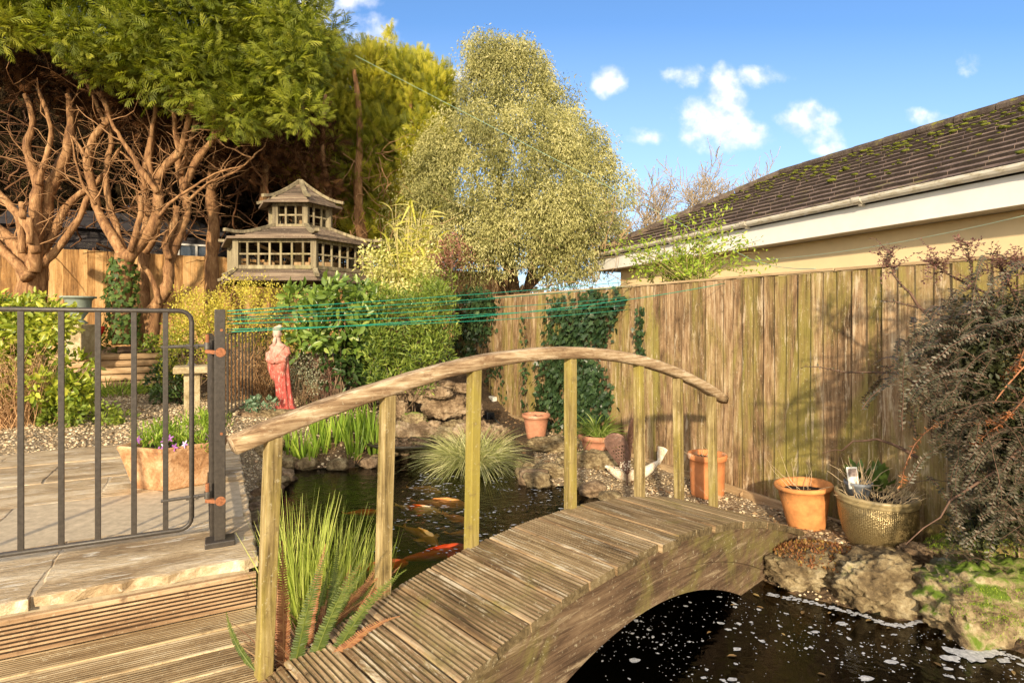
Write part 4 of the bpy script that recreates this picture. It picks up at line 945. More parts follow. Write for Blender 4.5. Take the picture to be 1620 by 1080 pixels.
# ================================================================ ROCKS
M_rock = stone("limestone_rock", [(.25,(.045,.032,.018)),(.42,(.16,.115,.06)),(.54,(.30,.235,.13)),(.68,(.45,.375,.235)),(.85,(.62,.55,.40))], scale=5.0, moss=(.10,.11,.018), moss_at=.66, bump=.9, fine=36)
M_rockm = stone("mossy_rock", [(.28,(.06,.042,.024)),(.42,(.20,.145,.08)),(.56,(.38,.30,.17)),(.7,(.54,.46,.30))], scale=5.0, moss=(.075,.115,.012), moss_at=.53, bump=.9, fine=36)
M_rockr = stone("russet_rock", [(.25,(.055,.036,.02)),(.42,(.18,.12,.07)),(.56,(.32,.23,.14)),(.75,(.50,.40,.28))], scale=6.0, moss=(.12,.12,.02), moss_at=.70, bump=.9, fine=36)
def rock(c, s, lab, mat=M_rock, rot=0, sub=5, amp=.30, seed=0, flat=.0, group=None, name="rock", cat="rock"):
    mv, mf = ICO[sub]; V = []; ca_, sa_ = math.cos(rot), math.sin(rot); sd = seed*7.31+c[0]*3
    for p in mv:
        q = p.copy(); l = max(abs(q)); q = q*(1+.32*(1/l-1))                 # boxier
        n1 = mnoise.fractal(Vector((p[0]*1.1+sd, p[1]*1.1, p[2]*1.1)), 1, 2, 3); n2 = abs(mnoise.noise(Vector((p[0]*3+sd, p[1]*3, p[2]*5)))); n3 = mnoise.fractal(Vector((p[0]*7+sd, p[1]*7, p[2]*7)), .8, 2, 4)
        q = q*(1+amp*n1+.13*n3-amp*.55*(1-n2)**7)
        x, y, z = q[0]*s[0], q[1]*s[1], q[2]*s[2]
        V.append((c[0]+x*ca_-y*sa_, c[1]+x*sa_+y*ca_, c[2]+z))
    o = mk(name, V, mf, mat, smooth=True, loc=(c[0], c[1], c[2]-s[2])); tag(o, lab, cat, group); return o
def rpx(px, py, z, wpx, hpx, lab, dep=.8, up=0, **k):
    """rock whose visible foot is at px,py (ground height z), wpx wide and hpx tall in the photograph"""
    g_ = G(px, py, z); D_ = g_[1]; w_ = wpx/F*D_/2*.92; hv = hpx/F*D_/2; sn = (H-z)/math.hypot(D_, H-z); dp = min(w_*dep, .82*hv/sn); h_ = math.sqrt(max(hv*hv-(dp*sn)**2, (.35*hv)**2))*.92; c = G(px, py-hpx/2, z+h_*.62); return rock(c, (w_, dp, h_), lab, seed=px, **k)
rpx(1264, 944, -.46, 128, 84, "rounded limestone boulder at the water's edge beside the bridge end", dep=.9)
rpx(1388, 990, -.46, 156, 128, "large cracked limestone boulder overhanging the water below the bronze pot", dep=.75)
rpx(1560, 1042, -.46, 215, 178, "big limestone boulder with a thick moss coat at the right of the pond", dep=.75, mat=M_rockm)
rpx(1400, 896, -.33, 90, 36, "flat grey stone directly under the bronze pot", dep=.8)
rpx(1445, 900, -.33, 56, 44, "russet stone between the bronze pot and the mossy boulder", dep=.8, mat=M_rockr)
rpx(1330, 905, -.36, 70, 26, "low stone under the creeping red sedum", dep=.9, mat=M_rockr)
rpx(1520, 905, -.33, 130, 56, "moss topped stone under the dark shrub", dep=.7, mat=M_rockm)
for i, (px, py, w_, h_, nm) in enumerate([(1478,893,28,18,"smooth olive pebble nearest the bronze pot"),(1500,905,30,24,"rounded green grey cobble before the mossy stone"),(1470,908,22,14,"small pale cobble by the russet stone"),(1508,886,22,14,"small pinkish cobble behind the green grey one"),(1530,892,26,14,"flat grey cobble against the moss")]):
    rpx(px, py, -.31, w_, h_, nm, amp=.12, sub=3, mat=plain("cobble_%d" % i, [(.20,.20,.14),(.24,.25,.18),(.38,.35,.27),(.42,.30,.24),(.30,.28,.24)][i], .7, var=.2, scale=12), name="cobble", cat="cobble")
# waterfall stack
wf = [(668,640,.10,120,44,"wide flat capstone across the top of the waterfall",M_rockr),(692,632,.16,54,22,"small slab on top of the waterfall capstone",M_rockr),(735,622,.22,40,18,"thin slab at the top right of the waterfall",M_rockr),
      (706,664,-.06,84,44,"blocky russet stone right of the waterfall mouth",M_rockr),(628,668,-.09,46,36,"upright stone left of the waterfall mouth",M_rockr),(742,672,-.12,52,50,"reddish stone at the right foot of the waterfall",M_rockr),
      (725,694,-.27,60,32,"lower stone beside the waterfall basin",M_rock),(655,676,-.15,46,26,"mossy stone inside the waterfall mouth",M_rockm),(590,690,-.24,60,40,"dark stone left of the waterfall basin",M_rock),(756,700,-.34,50,26,"stone behind the variegated sedge clump",M_rock)]
for (px, py, z, w_, h_, lab, mt) in wf: rpx(px, py, z, w_, h_, lab, mat=mt, dep=.5, amp=.25)
for (px, py, z, w_, h_, lab, mt) in [(499,634,-.02,36,26,"tan angular rock on the bank right of the statue",M_rock),(486,640,-.02,34,16,"flat cream rock at the statue's right side",M_rock),(522,632,0,30,22,"brown rock behind the tan angular rock",M_rockr),
      (405,668,-.08,70,20,"flat orange flagstone below the iron railing",M_rockr),(440,672,-.10,96,26,"long stone slab under the statue",M_rock),(545,652,-.1,70,20,"dark flat ledge stone under the green shrub",M_rock),
      (400,735,-.33,60,40,"olive stone between terrace and irises",M_rock),(408,700,-.22,50,26,"mottled stone at the terrace corner",M_rock),(436,712,-.28,46,22,"small stone under the handrail end",M_rockm),
      (495,725,-.38,80,26,"low waterline stone among the irises",M_rock),(875,716,-.38,86,26,"flat stone left of the grassy bowl",M_rock),(940,752,-.42,130,42,"broad layered ledge stone at the pond edge by the bridge",M_rock),
      (868,764,-.45,60,34,"waterline stone right of the sedge clump",M_rock),(134,640,0,44,62,"upright lumpy tan rock beside the laurel",M_rockr)]:
    rpx(px, py, z, w_, h_, lab, mat=mt, dep=.42 if w_ > 65 else .7, amp=.22)
for i, (px_, w_, h_, lab) in enumerate([(610,90,64,"broad foundation stone at the left foot of the waterfall"),(668,110,50,"dark stone under the waterfall basin"),(712,90,62,"foundation stone between the waterfall and the sedge"),(762,90,60,"foundation stone at the right end of the waterfall")]):
    rock(np.array(((px_-810)/F*6.45, 6.5, -.40+.05*(i % 2))), (w_/F*3.2, .22, .24), lab, seed=i+20, mat=M_rockr if i % 2 else M_rock)
k2 = 0
for i in range(len(pond)):
    p_, q_ = pond[i], pond[(i+1) % len(pond)]; n_s = int(np.hypot(*(q_-p_))/.17)
    for j in range(n_s):
        e_ = p_+(q_-p_)*(j+rng.random()*.6)/max(1, n_s); x, y = e_
        if y < 3.2 and x > -1.0 or y < 2.6 or (x > .9 and y < 4.4) or (-1.0 < x < -.2 and y > 6): continue
        sz = rng.uniform(.05, .11); rock(np.array((x+rng.normal()*.03, y+rng.normal()*.03, -.43+sz*.3)), (sz*1.25, sz, sz*.7), "small brown stone in the row edging the pond at water level", seed=k2+50, sub=3, mat=(M_rock, M_rockr, M_rock)[k2 % 3], group="small stones edging the pond", name="edging_stone", cat="stone"); k2 += 1
# pond edge lower stones under the bridge end
for i, (x, y, lab) in enumerate([(1.22,3.75,"stone in the bank behind the far bridge end"),(1.05,4.15,"stone in the bank half under the bridge"),(-1.25,2.75,"stone at the near corner of the terrace")]):
    rock(np.array((x, y, -.42)), (.17, .14, .09), lab, seed=i+3, sub=3)
# basin of the waterfall: water sheet and falling film
gq = G(640, 700, -.26); b = MB(); b.lathe(gq-ez*.06, [(.10,0),(.36,.03),(.42,.06),(.40,.075),(.34,.055),(.02,.05)], 28, sy=.6); r = root("waterfall_basin", gq-ez*.06, "dark pebble filled stone basin of the waterfall", "basin"); b.obj("bowl", plain("dark_basin", (.03,.025,.016), .5, var=.5), r, smooth=True)
V = []; Fc = []; mv, mf = ICO[1]
for q in range(220):
    an, rr = rng.uniform(0, 6.28), .33*math.sqrt(rng.random()); p = gq+np.array((rr*math.cos(an), rr*.6*math.sin(an), .005)); s_ = rng.uniform(.008, .02); bb = len(V); V += [p+x*s_*np.array((1.2,1,.6)) for x in mv]; Fc += [tuple(i+bb for i in f_) for f_ in mf]
o = mk("pebble_fill", V, Fc, stone("wet_pebbles", [(.3,(.03,.02,.012)),(.55,(.14,.09,.055)),(.8,(.36,.30,.22))], scale=22, rough=.3), r); o["kind"] = "stuff"

# ================================================================ KOI
def koi(c, head, L, mat, lab, i):
    c = np.asarray(c, float); d = unit(np.array((head[0], head[1], 0.))); sdv = np.array((-d[1], d[0], 0)); n = 17; k = 14; V = []; ph = i*1.7
    r = root("koi", c, lab, "fish", "koi carp in the pond"); P = []
    for q in range(n):
        f = q/(n-1); P.append(c+d*L*(.5-f)+sdv*L*.07*math.sin(f*4.2+ph)*f)
        w_ = L*.115*(math.sin(min(1, f*2.6+.10)*math.pi/2))*(1-f)**.62+.002; h_ = w_*1.15
        for j in range(k): an = 2*math.pi*j/k; V.append(P[-1]+sdv*w_*math.cos(an)+ez*h_*math.sin(an))
    b = MB(); b.add(V, [(i_*k+j, i_*k+(j+1) % k, (i_+1)*k+(j+1) % k, (i_+1)*k+j) for i_ in range(n-1) for j in range(k)]+[tuple(range(k))[::-1]]); b.obj("body", mat, r, smooth=True)
    fm = MB(); e = P[-1]; 
    for s_ in (-1, 1): fm.prism([e+d*L*.05, e-d*L*.16+sdv*s_*L*.11+ez*.01, e-d*L*.09+sdv*s_*L*.01], ez*.003)
    fm.prism([P[5]+ez*L*.11, P[11]+ez*L*.075, P[10]+ez*L*.10, P[6]+ez*L*.12], sdv*.003)
    for s_ in (-1, 1): fm.prism([P[4]+sdv*s_*L*.09, P[6]+sdv*s_*L*.09, P[7]+sdv*s_*L*.22, P[5]+sdv*s_*L*.20], ez*.003)
    fm.obj("fins", mat, r)
def koimat(nm, a0, b0, at=.5):
    t = NT(nm); n_ = t.noise(t.coord(), 6, 3, .5); m_ = t.n("ShaderNodeMapRange", {0: n_, 1: at-.03, 2: at+.03}).outputs[0]; t.l(t.mix(m_, a0, b0), t.b.inputs["Base Color"]); t.b.inputs["Roughness"].default_value = .35; return t.m
KO = koimat("koi_gold", (.60,.33,.06), (.72,.46,.15)); KR = koimat("koi_orange", (.72,.085,.010), (.75,.15,.02), .6); KW = koimat("koi_two_tone", (.95,.16,.02), (.95,.78,.50)); KB = koimat("koi_bronze", (.62,.24,.06), (.75,.36,.10))
def kp(px, py, z=-.49): return G(px, py, z)
koi(kp(673,775), (1,-.5), .34, KO, "gold koi farthest from the bridge, near the sedge clump", 0)
koi(kp(698,796), (1,-.25), .46, KB, "long bronze koi behind the orange and white one", 1)
koi(kp(662,806), (1,-.35), .40, KW, "orange and white koi between the second and third bridge posts", 2)
koi(kp(574,811), (1,.15), .26, KR, "small red koi left of the second bridge post", 3)
koi(kp(668,847), (.75,-1), .44, KO, "plump gold koi swimming towards the third bridge post", 4)
koi(kp(722,820), (.9,-.8), .30, KB, "bronze koi beside the third bridge post", 5)
koi(kp(690,876,-.49), (1,.62), .46, KR, "big red koi just under the surface beside the bridge deck", 6)
koi(kp(600,898,-.48), (1,.45), .36, KW, "orange koi half hidden by the fern and second post", 7)
koi(kp(735,842), (1,.1), .22, KO, "pale gold koi passing behind the third bridge post", 8)

# ================================================================ PLANTS
def pxc(px, py, d):
    px, py, d = np.broadcast_arrays(np.asarray(px, float), np.asarray(py, float), np.asarray(d, float)); return np.stack(((px-810)/F*d, d, H+(505-py)/F*d), -1)
M_bark = NT("conifer_bark"); t = M_bark; v = t.coord((1,1,.22)); n1 = t.noise(v, 13, 10, .78, 1.2); n2 = t.noise(t.coord(), 3, 4)
t.l(t.ramp(t.math('ADD', t.math('MULTIPLY', n1, .75), t.math('MULTIPLY', n2, .3)), [(.36,(.05,.022,.010)),(.46,(.19,.090,.036)),(.56,(.38,.205,.088)),(.68,(.60,.39,.20))]), t.b.inputs["Base Color"]); t.b.inputs["Roughness"].default_value = .85; t.bump(n1, .9, .02); M_bark = t.m
M_bark2 = plain("grey_brown_bark", (.22,.15,.09), .9, var=.4, scale=12, bump=.5)
M_cg = leafmat("conifer_green", [(0,(.04,.060,.008)),(.3,(.15,.19,.018)),(.6,(.32,.35,.034)),(1,(.60,.58,.075))], trans=.4)
M_cy = leafmat("conifer_yellow", [(0,(.055,.07,.008)),(.3,(.20,.23,.018)),(.6,(.46,.44,.034)),(1,(.76,.66,.075))], trans=.4)
M_dead = leafmat("conifer_dead", [(0,(.018,.009,.005)),(.45,(.065,.030,.014)),(.8,(.15,.070,.030)),(1,(.26,.13,.055))], trans=.1, rough=.9, spec=.1)
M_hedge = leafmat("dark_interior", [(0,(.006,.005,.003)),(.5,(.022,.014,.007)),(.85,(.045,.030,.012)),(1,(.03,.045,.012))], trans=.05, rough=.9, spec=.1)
M_twig = plain("orange_twigs", (.36,.20,.095), .85, var=.4, scale=6, bump=.2)

lowx = [-120, 0, 60, 100, 150, 200, 250, 300, 340, 380, 430, 480, 520]
lowy = [70, 62, 88, 95, 128, 112, 150, 160, 182, 208, 185, 215, 260]
def limb(mb, pts, r0, r1, d0, d1=None, jit=.0, k=9):
    """pts in photograph pixels at depths d0..d1; a smooth wavy limb"""
    d1 = d0 if d1 is None else d1; n = len(pts)
    P = [pxc(p[0], p[1], d0+(d1-d0)*i/(n-1)) for i, p in enumerate(pts)]
    # Catmull-Rom refinement
    Q = []
    for i in range(n-1):
        p0, p1, p2, p3 = P[max(i-1,0)], P[i], P[i+1], P[min(i+2,n-1)]
        for s in range(4):
            f = s/4; Q.append(.5*((2*p1)+(-p0+p2)*f+(2*p0-5*p1+4*p2-p3)*f*f+(-p0+3*p1-3*p2+p3)*f**3)+rng.normal(size=3)*.004)
    Q.append(P[-1]); m = len(Q); mb.tube(Q, [.86*(r0+(r1-r0)*(i/(m-1))**.8)*(1+.08*rng.normal()) for i in range(m)], k)
    return Q
def twigset(starts, dirs, L, r, m=7, wob=.25, up=.0):
    n = len(starts); L = np.broadcast_to(L, (n,)); r = np.broadcast_to(r, (n,)); d = unit(dirs); P = np.empty((n, m, 3)); P[:, 0] = starts
    for i in range(1, m):
        d = unit(d+rng.normal(size=(n, 3))*wob+np.array((0, 0, up))); P[:, i] = P[:, i-1]+d*(L/(m-1))[:, None]
    Rd = r[:, None]*np.linspace(1, .3, m)[None]
    return P, Rd
def conifer(name, lab, base, limbs, xr, d_, seed, ncl, mat=M_cg, grp=None):
    r = root(name, base, lab, "tree", grp); b = MB(); Q = []
    for L in limbs: Q += limb(b, *L)
    b.obj("trunk", M_bark, r, smooth=True)
    Q = np.array(Q); Q = Q[Q[:, 2] > 2.1]; n = 42
    s = Q[rng.integers(0, len(Q), n)]; P, Rd = twigset(s, rand_unit(n)*np.array((1, .8, .45))+np.array((0,-.15,.35)), rng.uniform(.3, 1.1, n), rng.uniform(.006, .016, n), up=.05)
    s2 = P[rng.integers(0, n, 110), rng.integers(2, 6, 110)]; P2, R2 = twigset(s2, rand_unit(110)+np.array((0,-.2,.25)), rng.uniform(.15, .6, 110), rng.uniform(.003, .006, 110), up=.05)
    V, Fq = tubes(P, Rd, 4); V2, F2 = tubes(P2, R2, 3); mk("twigs", np.vstack((V, V2)), np.vstack((Fq, F2+len(V))), M_twig, r, smooth=True)
    # crown: clumps of sprays over the arms
    px = rng.uniform(xr[0], xr[1], ncl); top = -210
    lo = np.interp(px, lowx, lowy); py = lo-20-(lo-20-top)*rng.random(ncl)**1.15; d = rng.uniform(d_[0], d_[1], ncl)
    C_ = pxc(px, py, d); P_, u = cloud(C_, rng.uniform(.30, .55, ncl), 185, .55, .75)
    D = unit(u*.8+np.array((0, -.25, .25))+rng.normal(size=P_.shape)*.45); D[:, 2] -= .12
    rn = np.clip(.42+rng.normal(size=len(P_))*.20+np.repeat(rng.normal(size=ncl)*.13, 185), 0, 1)
    leafobj("crown", P_, D, unit(u*.5+np.array((0,-.5,.7))+rng.normal(size=P_.shape)*.35), rng.uniform(.10, .25, len(P_)), T_SPRAY, mat, r, rn)
    # dead brown sprays under the crown
    nd = 34; px = rng.uniform(xr[0], xr[1], nd); lo = np.interp(px, lowx, lowy); py = lo+rng.uniform(-40, 75, nd); C_ = pxc(px, py, rng.uniform(d_[1]+.2, d_[1]+1.5, nd))
    P_, u = cloud(C_, .42, 48, .8, .6); leafobj("dead_sprays", P_, unit(u+rng.normal(size=P_.shape)*.5), u, rng.uniform(.12, .26, len(P_)), T_SPRAY, M_dead, r)
    return r
conifer("conifer_tree", "thick stumpy conifer at far left with cut limbs and pale orange bark", pxc(48, 520, 8.9),
 [([(48,530),(46,470),(44,425),(30,395),(8,372),(-25,352)], .24, .09, 8.9), ([(50,520),(56,440),(60,390),(70,345),(74,310),(88,280),(108,232),(112,190),(108,150)], .22, .05, 8.95, 9.3),
  ([(52,430),(58,370),(56,330),(60,292),(50,262),(42,232),(52,190),(40,150)], .13, .045, 8.8, 9.2), ([(44,440),(30,420),(10,402),(-20,372)], .10, .06, 8.7), ([(58,400),(45,360),(20,330),(2,310),(-15,290)], .09, .05, 8.6, 8.8),
  ([(62,400),(84,372),(98,338),(120,312),(150,292),(170,268),(190,235)], .09, .03, 9.0, 9.4), ([(64,420),(90,395),(125,345),(140,310)], .08, .045, 8.9, 9.0), ([(60,292),(68,262),(80,225),(78,190),(60,140)], .06, .03, 8.9, 9.1),
  ([(36,345),(34,320)], .05, .045, 8.6), ([(47,385),(48,345)], .05, .05, 8.5), ([(36,400),(30,350),(10,320),(-10,312)], .07, .04, 8.7)], (-130, 110), (7.6, 8.9), 1, 60, grp=None)
conifer("conifer_tree", "ivy clad conifer whose many curving limbs fork low beside the log steps", pxc(196, 540, 8.8),
 [([(192,545),(193,480),(196,430),(198,400)], .16, .14, 8.8), ([(197,408),(176,372),(156,335),(146,295),(138,255),(150,215),(172,185),(158,150),(118,112),(95,90)], .10, .035, 8.8, 9.2),
  ([(200,410),(226,380),(246,350),(251,308),(246,290),(262,262),(284,240),(296,200),(304,168),(320,130)], .125, .04, 8.7, 9.0), ([(248,304),(226,272),(200,232),(182,204),(170,180)], .05, .025, 8.7, 8.5),
  ([(196,400),(184,358),(172,320),(168,262),(176,220),(150,160),(122,95)], .07, .03, 8.9, 9.3), ([(284,240),(277,205),(274,170),(266,130)], .05, .03, 8.9), ([(251,308),(236,262),(240,210),(246,165),(236,120)], .06, .03, 8.8, 9.1),
  ([(152,325),(128,285),(112,215)], .03, .012, 8.7, 8.4), ([(138,250),(126,232),(114,216)], .03, .022, 8.7), ([(250,345),(270,320),(300,300),(340,275),(385,262)], .035, .012, 8.6, 8.3), ([(206,398),(222,342),(222,310)], .05, .045, 8.6)], (90, 250), (7.5, 8.9), 2, 46)
conifer("conifer_tree", "straight slender conifer rising between the ivy clad one and the curved one", pxc(231, 540, 9.3),
 [([(232,545),(229,490),(227,430),(229,380),(232,330),(230,280),(240,220),(246,170),(236,110)], .125, .05, 9.3, 9.6), ([(229,400),(246,372),(250,345)], .07, .06, 9.2), ([(232,300),(214,262),(190,240)], .04, .015, 9.2, 9.0)], (215, 330), (7.7, 9.1), 3, 30)
conifer("conifer_tree", "curved conifer leaning right before the back fence with a tall forked top", pxc(250, 540, 9.1),
 [([(238,540),(246,488),(264,455),(268,415),(282,375),(296,335),(292,300),(282,262),(284,238),(276,200)], .13, .045, 9.1, 9.2), ([(268,410),(262,385),(276,350),(280,326)], .07, .06, 9.0), ([(290,300),(312,252),(336,222),(362,190),(372,160)], .075, .035, 9.1, 8.8),
  ([(286,275),(300,232),(308,200),(312,150)], .05, .03, 9.1, 9.3), ([(296,320),(330,290),(372,272),(400,250)], .03, .012, 9.0, 8.7), ([(336,222),(338,180),(330,130)], .04, .02, 8.9), ([(252,480),(240,440),(226,420)], .05, .04, 9.0), ([(230,545),(232,500),(246,488)], .09, .11, 9.1)], (290, 480), (7.7, 9.2), 4, 52)
conifer("conifer_tree", "thin shaded conifer trunk standing left of the pagoda bird house", pxc(337, 520, 10.2),
 [([(336,520),(335,420),(338,360),(334,300),(342,250),(350,200)], .15, .08, 10.2), ([(415,320),(420,262),(410,215),(392,170)], .09, .05, 10.4), ([(420,270),(440,232),(452,200)], .05, .03, 10.4), ([(485,330),(480,272),(468,240),(476,200)], .07, .04, 10.6)], (380, 520), (8.6, 9.8), 5, 16)
# right, yellower conifer: upswept plumes
r = root("conifer_tree", pxc(560, 500, 11.2), "yellow green conifer with upswept plumes between the pagoda and the pale variegated tree", "tree")
b = MB(); limb(b, [(570,500),(575,400),(566,300),(570,200),(560,110)], .2, .05, 11.4); limb(b, [(640,480),(650,380),(655,260),(648,130)], .14, .04, 11.6); limb(b, [(490,420),(520,330),(510,240),(515,150)], .12, .04, 11.0)
b.obj("trunk", M_bark, r, smooth=True)
ncl = 210; px = rng.uniform(455, 708, ncl); tops = np.interp(px, [440,470,500,540,560,590,620,650,680,715], [-20,55,50,75,95,62,75,85,95,150]); lows = np.interp(px, [455,500,560,640,715], [250,300,370,390,340])
py = tops+12+(lows-tops)*rng.random(ncl)**1.05; C_ = pxc(px, py, rng.uniform(11.4, 12.6, ncl)); P_, u = cloud(C_, rng.uniform(.22, .42, ncl), 150, .6, 1.25)
D = unit(u*.55+np.array((0, -.2, .95))+rng.normal(size=P_.shape)*.38); rn = np.clip(.5+rng.normal(size=len(P_))*.2+np.repeat(rng.normal(size=ncl)*.17, 150), 0, 1)
# leading plumes on the skyline
tp_ = []; 
for px_, py_, hh in [(452,20,60),(470,36,60),(497,52,55),(532,62,60),(560,80,40),(585,70,70),(612,50,62),(618,45,40),(640,82,50),(662,84,52),(676,92,60),(697,105,60),(712,138,60),(545,90,40)]:
    q = 46; f = rng.random(q); tp_.append((pxc(px_+rng.normal(size=q)*5*(.3+f), py_+f*hh, 11.9+rng.normal(size=q)*.1)))
tp_ = np.vstack(tp_); P_ = np.vstack((P_, tp_)); D = np.vstack((D, unit(rng.normal(size=tp_.shape)*.4+np.array((0,0,1))))); rn = np.concatenate((rn, rng.uniform(.4, .9, len(tp_))))
leafobj("crown", P_, D, unit(np.array((0,-.8,.3))+rng.normal(size=P_.shape)*.4), rng.uniform(.12, .28, len(P_)), T_SPRAY, M_cy, r, rn)
s = pxc(rng.uniform(440, 640, 150), rng.uniform(240, 400, 150), rng.uniform(10.4, 11.6, 150)); P, Rd = twigset(s, rand_unit(150)+np.array((.2,-.2,-.1)), rng.uniform(.3, 1.0, 150), rng.uniform(.004, .012, 150)); V, Fq = tubes(P, Rd, 4); mk("twigs", V, Fq, M_twig, r, smooth=True)
C_ = pxc(rng.uniform(440, 660, 50), rng.uniform(240, 380, 50), rng.uniform(12.2, 13.0, 50)); P_, u = cloud(C_, .45, 60, .8, .8); leafobj("dead_sprays", P_, unit(u+rng.normal(size=P_.shape)*.5), u, rng.uniform(.12, .26, len(P_)), T_SPRAY, M_dead, r)
# dark hedge mass far behind the trunks
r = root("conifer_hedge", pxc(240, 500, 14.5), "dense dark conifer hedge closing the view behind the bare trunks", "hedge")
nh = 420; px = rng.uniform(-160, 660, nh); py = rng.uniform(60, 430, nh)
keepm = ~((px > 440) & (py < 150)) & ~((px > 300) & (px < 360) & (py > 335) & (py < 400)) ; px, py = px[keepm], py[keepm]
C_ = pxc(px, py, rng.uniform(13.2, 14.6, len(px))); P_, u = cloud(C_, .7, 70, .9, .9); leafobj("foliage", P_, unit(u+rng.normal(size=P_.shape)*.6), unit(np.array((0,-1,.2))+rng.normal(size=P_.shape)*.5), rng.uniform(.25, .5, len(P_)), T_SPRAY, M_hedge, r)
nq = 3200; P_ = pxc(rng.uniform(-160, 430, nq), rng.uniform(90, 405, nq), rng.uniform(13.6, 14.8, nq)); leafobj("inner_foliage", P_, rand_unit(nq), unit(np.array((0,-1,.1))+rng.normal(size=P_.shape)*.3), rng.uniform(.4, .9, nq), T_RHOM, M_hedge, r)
nq = 230; s = pxc(rng.uniform(-60, 460, nq), rng.uniform(150, 400, nq), rng.uniform(9.8, 12.5, nq)); P, Rd = twigset(s, rand_unit(nq)*np.array((1,.6,.7))+np.array((0,-.1,.3)), rng.uniform(.6, 1.8, nq), rng.uniform(.006, .028, nq), m=9, wob=.22); V, Fq = tubes(P, Rd, 4)
mk("dead_branches", V, Fq, plain("shaded_twigs", (.15,.070,.030), .9, var=.4, scale=5), r, smooth=True)

# pale variegated tree --------------------------------------------
M_var = leafmat("variegated_leaf", [(0,(.08,.09,.028)),(.28,(.20,.20,.062)),(.5,(.35,.34,.12)),(.75,(.50,.47,.19)),(1,(.66,.62,.32))], trans=.25)
vt = pxc(822, 500, 11.3); r = root("variegated_tree", np.array((vt[0], vt[1], .1)), "tall rounded tree with pale cream variegated leaves beyond the fence corner", "tree")
b = MB()
for pts, r0, r1 in (([(815,520),(812,440),(800,380),(790,300),(800,200),(790,110)], .16, .03), ([(820,500),(845,420),(870,360),(900,290),(890,210)], .11, .03), ([(812,480),(770,410),(730,350),(700,290)], .1, .03), ([(822,470),(880,410),(930,370),(960,320)], .09, .02), ([(815,460),(780,380),(760,310),(740,230)], .08, .02), ([(830,480),(850,400),(840,330),(850,250)], .08, .02)):
    limb(b, pts, r0, r1, 11.4, 11.3)
b.obj("trunk", M_bark2, r, smooth=True)
ncl = 350; cl_ = []
prof = [(50,750,815),(75,735,850),(110,732,880),(140,738,905),(165,715,925),(200,690,955),(235,650,978),(270,626,992),(300,618,1004),(330,616,1006),(360,620,1004),(390,635,994),(420,655,972),(440,680,945)]
py = rng.uniform(74, 432, ncl); lx = np.interp(py, [q[0] for q in prof], [q[1] for q in prof])+6; rx = np.interp(py, [q[0] for q in prof], [q[2] for q in prof])-22
f = rng.uniform(-1, 1, ncl); f = np.sign(f)*np.abs(f)**.8; px = (lx+rx)/2+(rx-lx)/2*f; dd = 11.3-np.sqrt(np.maximum(0, 1-f*f))*rng.uniform(.3, 1, ncl)*(rx-lx)/2/F*11.3*.8*np.where(rng.random(ncl) < .25, -1, 1)
C_ = pxc(px, py, dd); C_ = np.vstack((C_, pxc(rng.uniform(745, 925, 110), rng.uniform(180, 420, 110), rng.uniform(9.6, 10.8, 110)), pxc(rng.uniform(690, 960, 60), rng.uniform(330, 425, 60), rng.uniform(9.8, 11.0, 60)))); ncl = len(C_); rr = rng.uniform(.16, .46, ncl); P_, u = cloud(C_, rr, 340, .45, 1.2)
D = unit(u*.45+np.array((0,-.15,-.75))+rng.normal(size=P_.shape)*.5); rn = np.clip(.5+rng.normal(size=len(P_))*.22+np.repeat(rng.normal(size=ncl)*.24, 340)+.12*u[:, 2], 0, 1)
leafobj("crown", P_, D, unit(np.array((0,-.8,.3))+rng.normal(size=P_.shape)*.5), rng.uniform(.045, .085, len(P_)), T_SLIM, M_var, r, rn)
nq = 260; s = pxc(rng.uniform(690, 985, nq), rng.uniform(340, 450, nq), rng.uniform(9.9, 11.3, nq)); P, Rd = twigset(s, rand_unit(nq)+np.array((.1,-.2,.3)), rng.uniform(.3, 1.1, nq), rng.uniform(.003, .010, nq)); V, Fq = tubes(P, Rd, 4); mk("twigs", V, Fq, plain("buff_twigs", (.42,.28,.15), .85, var=.3), r, smooth=True)

# bare winter tree -------------------------------------------------
bt = pxc(1100, 470, 21); r = root("bare_tree", np.array((bt[0], bt[1], 0)), "leafless winter tree behind the bungalow roof", "tree")
def branchy(base, d0, L, r0, lev, out):
    m = 7; P, Rd = twigset(np.array([base]), np.array([d0]), L, r0, m, .16, .03); out.append((P[0], Rd[0]))
    if lev == 0: return
    for q in range(6 if lev > 1 else 8):
        i = rng.integers(2, m); branchy(P[0, i], unit(d0+rng.normal(size=3)*.62+np.array((0,0,.05))), L*rng.uniform(.45, .75), r0*.5, lev-1, out)
o_ = []
for px_, tx, L in ((1030,-.5,1.7),(1050,-.15,1.8),(1075,.1,2.1),(1095,.3,2.3),(1120,.5,1.8),(1185,.35,2.0),(1010,-.7,1.4),(1060,-.4,1.8)): branchy(pxc(px_, 415, 21), unit(np.array((tx, 0, 1.))), L, .06, 3, o_)
V, Fq = tubes(np.array([q[0] for q in o_]), np.maximum(np.array([q[1] for q in o_]), .009), 4); mk("branches", V, Fq, plain("pale_bare_bark", (.40,.32,.22), .9, var=.3), r, smooth=True)
b = MB(); b.tube([np.array((bt[0], bt[1], -.3)), pxc(1098, 430, 21)], [.22, .16], 10); b.obj("trunk", M_bark2, r, smooth=True)
